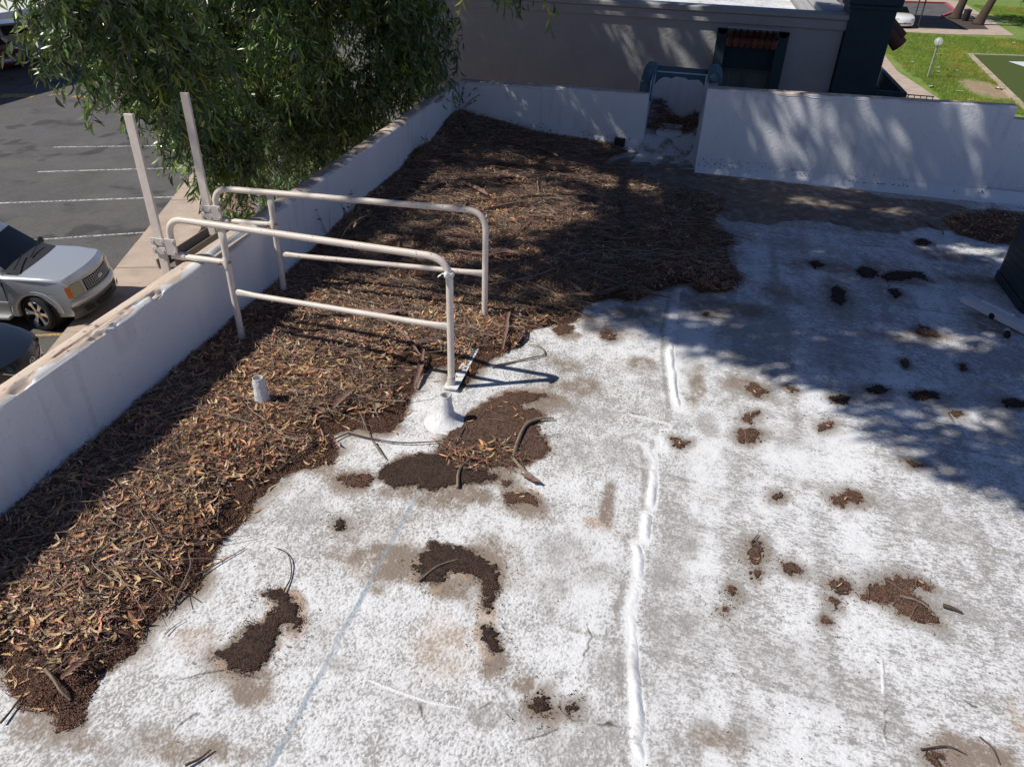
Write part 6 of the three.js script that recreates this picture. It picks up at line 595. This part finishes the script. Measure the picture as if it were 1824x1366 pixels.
{ // dark sedan nearest the parapet
  const navy = new THREE.MeshPhysicalMaterial({ color: col(0.018, 0.024, 0.032), roughness: 0.25, metalness: 0.2, clearcoat: 1, clearcoatRoughness: 0.08, side: THREE.DoubleSide });
  const { c, plan, hw, P } = makeCar('parked_sedan', 'dark blue-grey sedan with a round winged emblem, partly hidden by the parapet', [-11.37, G, -9.59], 0.22, { L: 4.6, W: 1.76, sill: 0.24, axle: 0.32, archR: 0.36, frontX: -0.9, rearX: -3.55, tyre: 0.32, rim: 0.22, paint: navy, noseCurve: 0.34, crown: 0.07, rimMat: std([0.5, 0.5, 0.52], 0.3, { metalness: 0.7 }), mirrorMat: navy, sideGlass: [[0.06, 0.48], [0.52, 0.9]],
    body: [[-0.08, 0.24], [0, 0.36], [0, 0.6], [-0.06, 0.7], [-0.3, 0.78], [-0.8, 0.86], [-1.35, 0.92], [-4.3, 0.98], [-4.58, 0.9], [-4.6, 0.4]], cabin: [[-1.25, 0.9], [-2.1, 1.4], [-3.3, 1.41], [-4.15, 0.93]] });
  const nose = (n, m, y0, y1, z0, z1, off, x = -0.01, l) => P(n, grid(10, 3, (u, v) => { const z = mix(z0, z1, u); return [plan(x - 0.06 * v * (y1 > 0.6 ? 1 : 0), z * 0.95) + off, mix(y0, y1, v), z * 0.95]; }), m, l);
  nose('grille', M.black, 0.34, 0.66, -0.52, 0.52, 0.055); for (let k = 0; k < 6; k++) nose('grille_bar', trim, 0.37 + k * 0.045, 0.382 + k * 0.045, -0.48, 0.48, 0.064); for (const sd of [-1, 1]) { nose('headlight', std([0.5, 0.52, 0.5], 0.1), 0.58, 0.7, sd * 0.56, sd * 0.86, 0.06, -0.03); }
  P('chrome_strip', tube(Array.from({ length: 13 }, (_, i) => { const t = i / 12, z = mix(-0.6, 0.6, t); return [plan(0, z) + 0.06, 0.62 - 0.3 * (1 - (z / 0.6) ** 2) * 0.9 + 0.05, z]; }), 0.012, 6), chrome);
  // round emblem: ring with spread wings
  const em = thing0('emblem', c); em.position.set(0.085, 0.6, 0); mesh('ring', new THREE.TorusGeometry(0.07, 0.008, 8, 28).scale(1, 0.85, 1).rotateY(Math.PI / 2), chrome, em); for (const sd of [-1, 1]) mesh('wing', tube([[0, -0.022, 0], [0.004, 0.012, sd * 0.022], [0.004, 0.03, sd * 0.06]], t => 0.009 * (1 - 0.5 * t), 6, 1, 8), chrome, em);
}
{ // far cars
  const mk = (name, label, pos, turn, paint) => { const r = makeCar(name, label, pos, turn, { L: 4.5, W: 1.78, sill: 0.26, axle: 0.33, archR: 0.37, frontX: -0.88, rearX: -3.5, tyre: 0.33, rim: 0.22, paint, noseCurve: 0.3, rimMat: trim, mirrorMat: paint, sideGlass: [[0.06, 0.48], [0.52, 0.9]], body: [[-0.08, 0.26], [0, 0.36], [0, 0.62], [-0.08, 0.74], [-0.3, 0.82], [-0.8, 0.9], [-1.3, 0.95], [-4.2, 1.03], [-4.48, 0.95], [-4.5, 0.45]], cabin: [[-1.2, 0.93], [-2.05, 1.44], [-3.3, 1.45], [-4.15, 0.98]] });
    const nose = (n, m, y0, y1, z0, z1, off) => r.P(n, grid(8, 2, (u, v) => { const z = mix(z0, z1, u); return [r.plan(-0.03 * v, z * 0.95) + off, mix(y0, y1, v), z * 0.95]; }), m); nose('grille', M.black, 0.36, 0.56, -0.6, 0.6, 0.06); nose('plate', std([0.7, 0.7, 0.7], 0.5), 0.5, 0.6, -0.16, 0.16, 0.07); for (const sd of [-1, 1]) nose('headlight', std([0.55, 0.57, 0.58], 0.1), 0.64, 0.76, sd * 0.5, sd * 0.86, 0.055); return r; };
  const gloss = (c) => new THREE.MeshPhysicalMaterial({ color: col(...c), roughness: 0.3, clearcoat: 1, clearcoatRoughness: 0.1, side: THREE.DoubleSide });
  mk('parked_car', 'white car under the far carport beyond the lawn', [15.8, G, -71.6], -Math.PI / 2 + 0.16, gloss([0.78, 0.79, 0.8]));
  mk('parked_car', 'dark red car parked at the far left edge of the lot', [-33.2, G, -32.9], -0.4, gloss([0.14, 0.012, 0.016]));
  mk('parked_car', 'pale silver car beyond the dark red one, seen through the leaves', [-34.6, G, -36.2], -0.4, gloss([0.5, 0.53, 0.58]));
}
// ---------------------------------------------------------------- eucalyptus beside the left parapet
M.leaf = new THREE.MeshPhysicalMaterial({ color: 0xffffff, vertexColors: true, roughness: 0.3, transmission: 0.32, thickness: 0, side: THREE.DoubleSide });
M.leafTop = std([1, 1, 1], 0.6, { vertexColors: true });
M.bark = std([1, 1, 1], 0.9, { map: uvRep(paint(256, (u, v) => { const n = tfbm(u * 3, v, 8, 4), t = clamp((n - 0.3) * 1.6); return [mix(0.11, 0.3, t), mix(0.085, 0.235, t), mix(0.065, 0.19, t)]; }), 0.9), bumpMap: uvRep(T.stucco, 0.5), bumpScale: 0.01 });
// a drooping branchlet: thin stem, long narrow leaves that hang from it
M.barkDark = std([0.42, 0.38, 0.36], 0.95, { map: M.bark.map, bumpMap: M.bark.bumpMap, bumpScale: 0.01 });
const GR = [[0.13, 0.24, 0.055], [0.2, 0.33, 0.075], [0.09, 0.17, 0.06], [0.3, 0.42, 0.09], [0.13, 0.22, 0.09], [0.28, 0.33, 0.2]];
const sprays = (() => {
  const R = rng(31), rr = (a, b) => a + (b - a) * R(), out = [];
  for (let k = 0; k < 10; k++) {
    const list = [], sway = rr(0.08, 0.28), L = rr(0.3, 0.62), c = new THREE.QuadraticBezierCurve3(V(0, 0, 0), V(sway * 1.3, 0.02, rr(-0.1, 0.1)), V(sway * 1.9, -L, rr(-0.12, 0.12)));
    const st = tube(c.getPoints(6), t => 0.0042 * (1 - 0.7 * t), 3, 1, 0, [0.2, 0.13, 0.09]); st.deleteAttribute('uv'); list.push(st);
    const n = 22; for (let i = 0; i < n; i++) {
      const t = 0.1 + 0.9 * (i + R() * 0.6) / n, p = c.getPoint(Math.min(1, t)), Ln = rr(0.09, 0.16), w = rr(0.0095, 0.0165), gr = GR[Math.floor(R() * GR.length)], tone = rr(0.75, 1.3), sick = rr(-0.35, 0.35), curl = rr(-0.25, 0.25), yel = k > 7 ? [1.5, 1.35, 0.8] : [1, 1, 1];
      const pos = [], idx = [], cl = [], seg = 3; for (let j = 0; j <= seg; j++) { const q = j / seg, ww = w * Math.sin(Math.PI * (0.06 + 0.88 * q)); for (const s of [-1, 1]) { pos.push(q * Ln, curl * Ln * q * q, sick * Ln * q * (1 - q) * 2 + s * ww); cl.push(gr[0] * tone * yel[0], gr[1] * tone * yel[1], gr[2] * tone * yel[2]); } if (j) { const a = j * 2; idx.push(a - 2, a - 1, a, a - 1, a + 1, a); } }
      const g = new THREE.BufferGeometry(); g.setAttribute('position', new THREE.Float32BufferAttribute(pos, 3)); g.setAttribute('color', new THREE.Float32BufferAttribute(cl, 3)); g.setIndex(idx); g.computeVertexNormals();
      g.rotateX(rr(-1.5, 1.5)); g.rotateZ(-rr(0.3, 1.45)); g.rotateY(R() * 6.283); g.translate(p.x, p.y, p.z); list.push(g);
    }
    out.push(merge(list));
  }
  return out;
})();
function bake(items) { // items: [template, matrix, tone] -> one geometry
  let n = 0; for (const [g] of items) n += g.attributes.position.count; const P = new Float32Array(n * 3), N = new Float32Array(n * 3), C = new Float32Array(n * 3); let o = 0; const v = V(0, 0, 0), nm = new THREE.Matrix3();
  for (const [g, m, tone] of items) { const p = g.attributes.position, q = g.attributes.normal, c = g.attributes.color; nm.getNormalMatrix(m); for (let i = 0; i < p.count; i++, o += 3) { v.fromBufferAttribute(p, i).applyMatrix4(m); P[o] = v.x; P[o + 1] = v.y; P[o + 2] = v.z; v.fromBufferAttribute(q, i).applyMatrix3(nm).normalize(); N[o] = v.x; N[o + 1] = v.y; N[o + 2] = v.z; C[o] = c.getX(i) * tone; C[o + 1] = c.getY(i) * tone; C[o + 2] = c.getZ(i) * tone; } }
  const g = new THREE.BufferGeometry(); g.setAttribute('position', new THREE.BufferAttribute(P, 3)); g.setAttribute('normal', new THREE.BufferAttribute(N, 3)); g.setAttribute('color', new THREE.BufferAttribute(C, 3)); return g;
}
{
  const R = rng(55), rr = (a, b) => a + (b - a) * R();
  const tree = thing('eucalyptus_tree', 'large weeping eucalyptus tree overhanging the left parapet and the litter', 'tree', [-6.1, G, -12.2]);
  const Lc = (x, y, z) => V(x + 6.1, y - G, z + 12.2);
  mesh('trunk', tube([Lc(-6.1, G - 0.2, -12.2), Lc(-6.15, G + 0.5, -12.2), Lc(-6.0, -2, -12.0), Lc(-5.85, 1, -11.7), Lc(-5.6, 3.6, -11), Lc(-5.3, 5.6, -10.2)], t => 0.34 - 0.16 * t + 0.12 * Math.pow(1 - t, 8), 18, 1, 30), M.bark, tree);
  const limbs = [[[-5.55, 3.4, -11.1], [-4.6, 5.4, -9.2], [-3.6, 7, -7.2], [-2.9, 7.8, -5.6]], [[-5.35, 5.3, -10.3], [-5.9, 6.6, -8.4], [-6.2, 7.4, -6.4], [-6.2, 7.6, -4.8]], [[-5.3, 5.5, -10.2], [-4, 6.8, -9.6], [-2.4, 7.7, -9.2], [-1, 7.9, -8.6]], [[-5.5, 4.2, -10.8], [-5, 6.2, -12.2], [-4.4, 7.8, -13.6]], [[-5.7, 2.8, -11.3], [-6.9, 5, -10.6], [-7.6, 6.8, -9.2]], [[-5.4, 5.2, -10.4], [-3.6, 7, -11.4], [-1.6, 8, -12.2]]];
  limbs.forEach(P => mesh('limb', tube(P.map(p => Lc(...p)), t => 0.13 - 0.095 * t, 10, 1, 18), M.bark, tree));
  // hanging masses in view: centre, radii, number of sprays
  const mass = [[-4.85, 1.95, -5.95, 0.36, 0.34, 0.4, 60], [-5.1, 1.75, -6.6, 0.7, 0.6, 0.6, 180], [-4.95, 1.5, -6.1, 0.36, 0.34, 0.36, 50], [-5.2, 1.35, -8.3, 0.9, 0.95, 0.85, 300], [-5.0, 0.36, -7.4, 0.48, 0.25, 0.45, 90], [-5.1, 1.0, -10.6, 1.3, 1.3, 1.1, 480], [-4.75, 0.25, -9.5, 0.85, 0.5, 0.9, 230], [-3.75, 1.55, -10.3, 0.6, 0.7, 0.6, 190], [-3.95, 0.95, -10.2, 0.42, 0.32, 0.5, 60], [-5.05, 1.05, -7.15, 0.4, 0.45, 0.42, 80], [-5.3, 1.9, -9.6, 1.1, 0.6, 0.8, 220], [-6.2, -0.6, -11.4, 1.4, 1.6, 1.0, 300], [-6.6, 1.6, -9.3, 1.1, 1.1, 1.0, 180], [-5.8, -1.4, -9.6, 0.7, 0.9, 1.0, 110], [-1.95, 2.3, -8.75, 0.26, 0.22, 0.25, 12], [-2.1, 2.4, -8.9, 0.12, 0.14, 0.2, 6], [-4.3, 2.9, -10.4, 1.3, 0.7, 1.0, 120]];
  const items = [];
  for (const [x, y, z, a, b, c, n] of mass) {
    for (let i = 0, m = Math.max(2, n / 5.6); i < m; i++) { // sprays gather in tufts round twig ends
      let d; do d = V(rr(-1, 1), rr(-1, 1), rr(-1, 1)); while (d.lengthSq() > 1); d.multiplyScalar(Math.pow(d.length(), -0.3)); const tone = rr(0.5, 1.3), cx = x + d.x * a, cy = y + d.y * b + 0.2, cz = z + d.z * c, yl = R() < 0.14, r = rr(0.1, 0.24), q = Math.min(n, 9);
      for (let k = 0; k < q; k++) items.push([sprays[yl || R() < 0.05 ? 8 + Math.floor(R() * 2) : Math.floor(R() * 8)], mat4(cx + rr(-r, r) + 6.1, cy + rr(-r, r) - G, cz + rr(-r, r) + 12.2, rr(-0.4, 0.4), R() * 6.283, rr(-0.4, 0.4), rr(0.65, 1.0)), tone * rr(0.85, 1.15)]); }
    const top = Math.min(6.4, y + 3.6), P = [[x * 0.75 - 1.2, top + 0.6, z * 0.85 - 1.3], [x - 0.15, top - 0.3, z - 0.4], [x, y + b + 0.6, z], [x + rr(-0.2, 0.2), y, z + rr(-0.2, 0.2)], [x + rr(-0.3, 0.3), y - b * 0.8, z + rr(-0.2, 0.2)]].map(p => Lc(...p));
    mesh('branch', tube(P, t => 0.03 - 0.025 * t, 6, 1, 20), M.bark, tree);
  }
  mesh('crown', bake(items), M.leaf, tree).userData.kind = 'stuff';
  // upper crown, above the frame. [x, z] is where a leaf cluster's shadow meets the roof plane; the cluster itself stands up-sun of it
  const edge = [[-0.6, -6.0], [0.06, -5.62], [0.69, -5.35], [1.42, -5.14], [1.72, -4.65], [1.94, -4.33], [2.4, -4.12], [3.4, -4.0], [6.5, -4.6], [7, -17], [-5.5, -17.2], [-5.5, -10.0], [-2.2, -9.9], [-0.3, -9.4], [0.1, -8.6], [-0.7, -7.4], [-0.9, -6.5]];
  const holes = [[-1.75, -7.75, 1.0, 0.42], [-0.5, -8.96, 0.42, 0.16], [-2.9, -8.45, 0.35, 0.15], [-2.2, -11.05, 0.2, 0.3], [-0.95, -10.95, 0.16, 0.4], [1.6, -9.4, 0.3, 0.12], [2.5, -9.35, 0.3, 0.1], [0.45, -5.95, 0.2, 0.1], [3.2, -8.3, 0.5, 0.12], [2.3, -6.1, 0.4, 0.1], [2.2, -4.95, 0.3, 0.12], [0.2, -15.4, 0.16, 0.5], [0.9, -15.5, 0.1, 0.5], [-0.7, -15.3, 0.08, 0.3], [1.45, -10.3, 0.1, 0.16], [1.9, -10.5, 0.08, 0.2], [2.9, -10.4, 0.1, 0.2], [3.9, -10.4, 0.1, 0.2], [2.3, -10.35, 0.06, 0.2]];
  const pos = [], cl = [], nr = [], leaf = (x, y, z) => { const L = rr(0.18, 0.32), w = rr(0.026, 0.042), a = R() * 6.283, b = rr(0.5, 1.5), d = V(Math.cos(a) * Math.cos(b), -Math.sin(b), Math.sin(a) * Math.cos(b)), s = d.clone().cross(V(rr(-1, 1), rr(-1, 1), rr(-1, 1))).normalize(), n = d.clone().cross(s), p = [[x, y, z], [x + d.x * L * 0.5 + s.x * w, y + d.y * L * 0.5 + s.y * w, z + d.z * L * 0.5 + s.z * w], [x + d.x * L * 0.5 - s.x * w, y + d.y * L * 0.5 - s.y * w, z + d.z * L * 0.5 - s.z * w], [x + d.x * L, y + d.y * L, z + d.z * L]]; const c = GR[Math.floor(R() * 6)]; for (const k of [0, 1, 2, 1, 3, 2]) { pos.push(p[k][0] + 6.1, p[k][1] - G, p[k][2] + 12.2); nr.push(n.x, n.y, n.z); cl.push(...c); } };
  for (let i = 0; i < 32000; i++) {
    const x = rr(-6, 7), z = rr(-17.2, -3.9), n = fbm(x * 1.9 + 5, z * 1.9, 3); let d = 0;
    if (inPoly(edge, x, z)) { d = n > 0.3 ? 1 : 0.55; if (z < -9.8) d = fbm(x * 4.2 + 1, z * 3.2, 3) > 0.36 ? 1 : 0.25; }
    else if (x < 0.2 && z < -5.6 && x > (z > -9 ? -3.3 : -5.5)) d = fbm(x * 3.1 + 2, z * 4.2, 3) > 0.5 ? 0.5 : 0.02;
    let hole = false; for (const h of holes) if (Math.hypot((x - h[0]) / (h[2] + 0.16), (z - h[1]) / (h[3] + 0.12)) < 1) hole = true;
    if (hole || R() > d) continue;
    const h = 5.6 + 3.2 * fbm(x * 0.35 + 3, z * 0.35, 2) + rr(-0.7, 0.9);
    for (let k = 0; k < 8; k++) leaf(x - 0.765 * h + rr(-0.16, 0.16), h + rr(-0.12, 0.3), z + 0.35 * h + rr(-0.16, 0.16));
  }
  const ug = new THREE.BufferGeometry(); ug.setAttribute('position', new THREE.Float32BufferAttribute(pos, 3)); ug.setAttribute('normal', new THREE.Float32BufferAttribute(nr, 3)); ug.setAttribute('color', new THREE.Float32BufferAttribute(cl, 3)); mesh('crown', ug, M.leafTop, tree).userData.kind = 'stuff';
}
{ // trees beyond the lawn, and a shrub
  const R = rng(66), rr = (a, b) => a + (b - a) * R();
  const far = (x, z, lean, r, h, cr, label, n) => { const t = thing('far_tree', label, 'tree', [x, G, z], 0, 'trees beyond the lawn'); mesh('trunk', tube([[0, -0.1, 0], [lean * 0.3, h * 0.35, 0], [lean, h, -0.3]], q => r * (1 - 0.45 * q) + 0.15 * Math.pow(1 - q, 8), 12, 1, 14), M.barkDark, t); for (let k = 0; k < 4; k++) { const a = k * 1.6 + x; mesh('limb', tube([[lean * 0.85, h * 0.88, -0.25], [lean + Math.cos(a) * cr * 0.4, h + cr * 0.35, Math.sin(a) * cr * 0.4], [lean + Math.cos(a) * cr * 0.75, h + cr * 0.7, Math.sin(a) * cr * 0.75]], q => r * 0.5 * (1 - 0.7 * q), 7, 1, 8), M.bark, t); } const L = []; for (let i = 0; i < n; i++) { let d; do d = V(rr(-1, 1), rr(-1, 1), rr(-1, 1)); while (d.lengthSq() > 1); L.push([sprays[i % 8], mat4(lean + d.x * cr, h + cr * 0.6 + d.y * cr * 0.7, d.z * cr, rr(-0.4, 0.4), R() * 6.3, rr(-0.4, 0.4), rr(2, 3.2)), 0.9]); } mesh('crown', bake(L), M.leafTop, t).userData.kind = 'stuff'; };
  far(21.9, -81, 0.9, 0.42, 4.6, 3, 'left thick dark tree trunk beside the far bin', 260); far(22.9, -77.6, 1.6, 0.4, 5, 3, 'right leaning tree trunk beside the far bin', 260);
  const s = thing('shrub', 'dark grey-green shrub at the top right beyond the lawn', 'shrub', [33.5, G, -93]); mesh('stem', tube([[0, 0, 0], [0.1, 0.9, 0]], 0.09, 7), M.bark, s); const L = []; for (let i = 0; i < 300; i++) { let d; do d = V(rr(-1, 1), rr(-0.9, 1), rr(-1, 1)); while (d.lengthSq() > 1); L.push([sprays[i % 8], mat4(d.x * 2.6, 1.7 + d.y * 1.5, d.z * 2.2, rr(-1, 1), R() * 6.3, rr(-1, 1), rr(1.3, 2)), 0.8]); } mesh('foliage', bake(L), M.leafTop, s).userData.kind = 'stuff';
}
renderer.render(scene, camera);
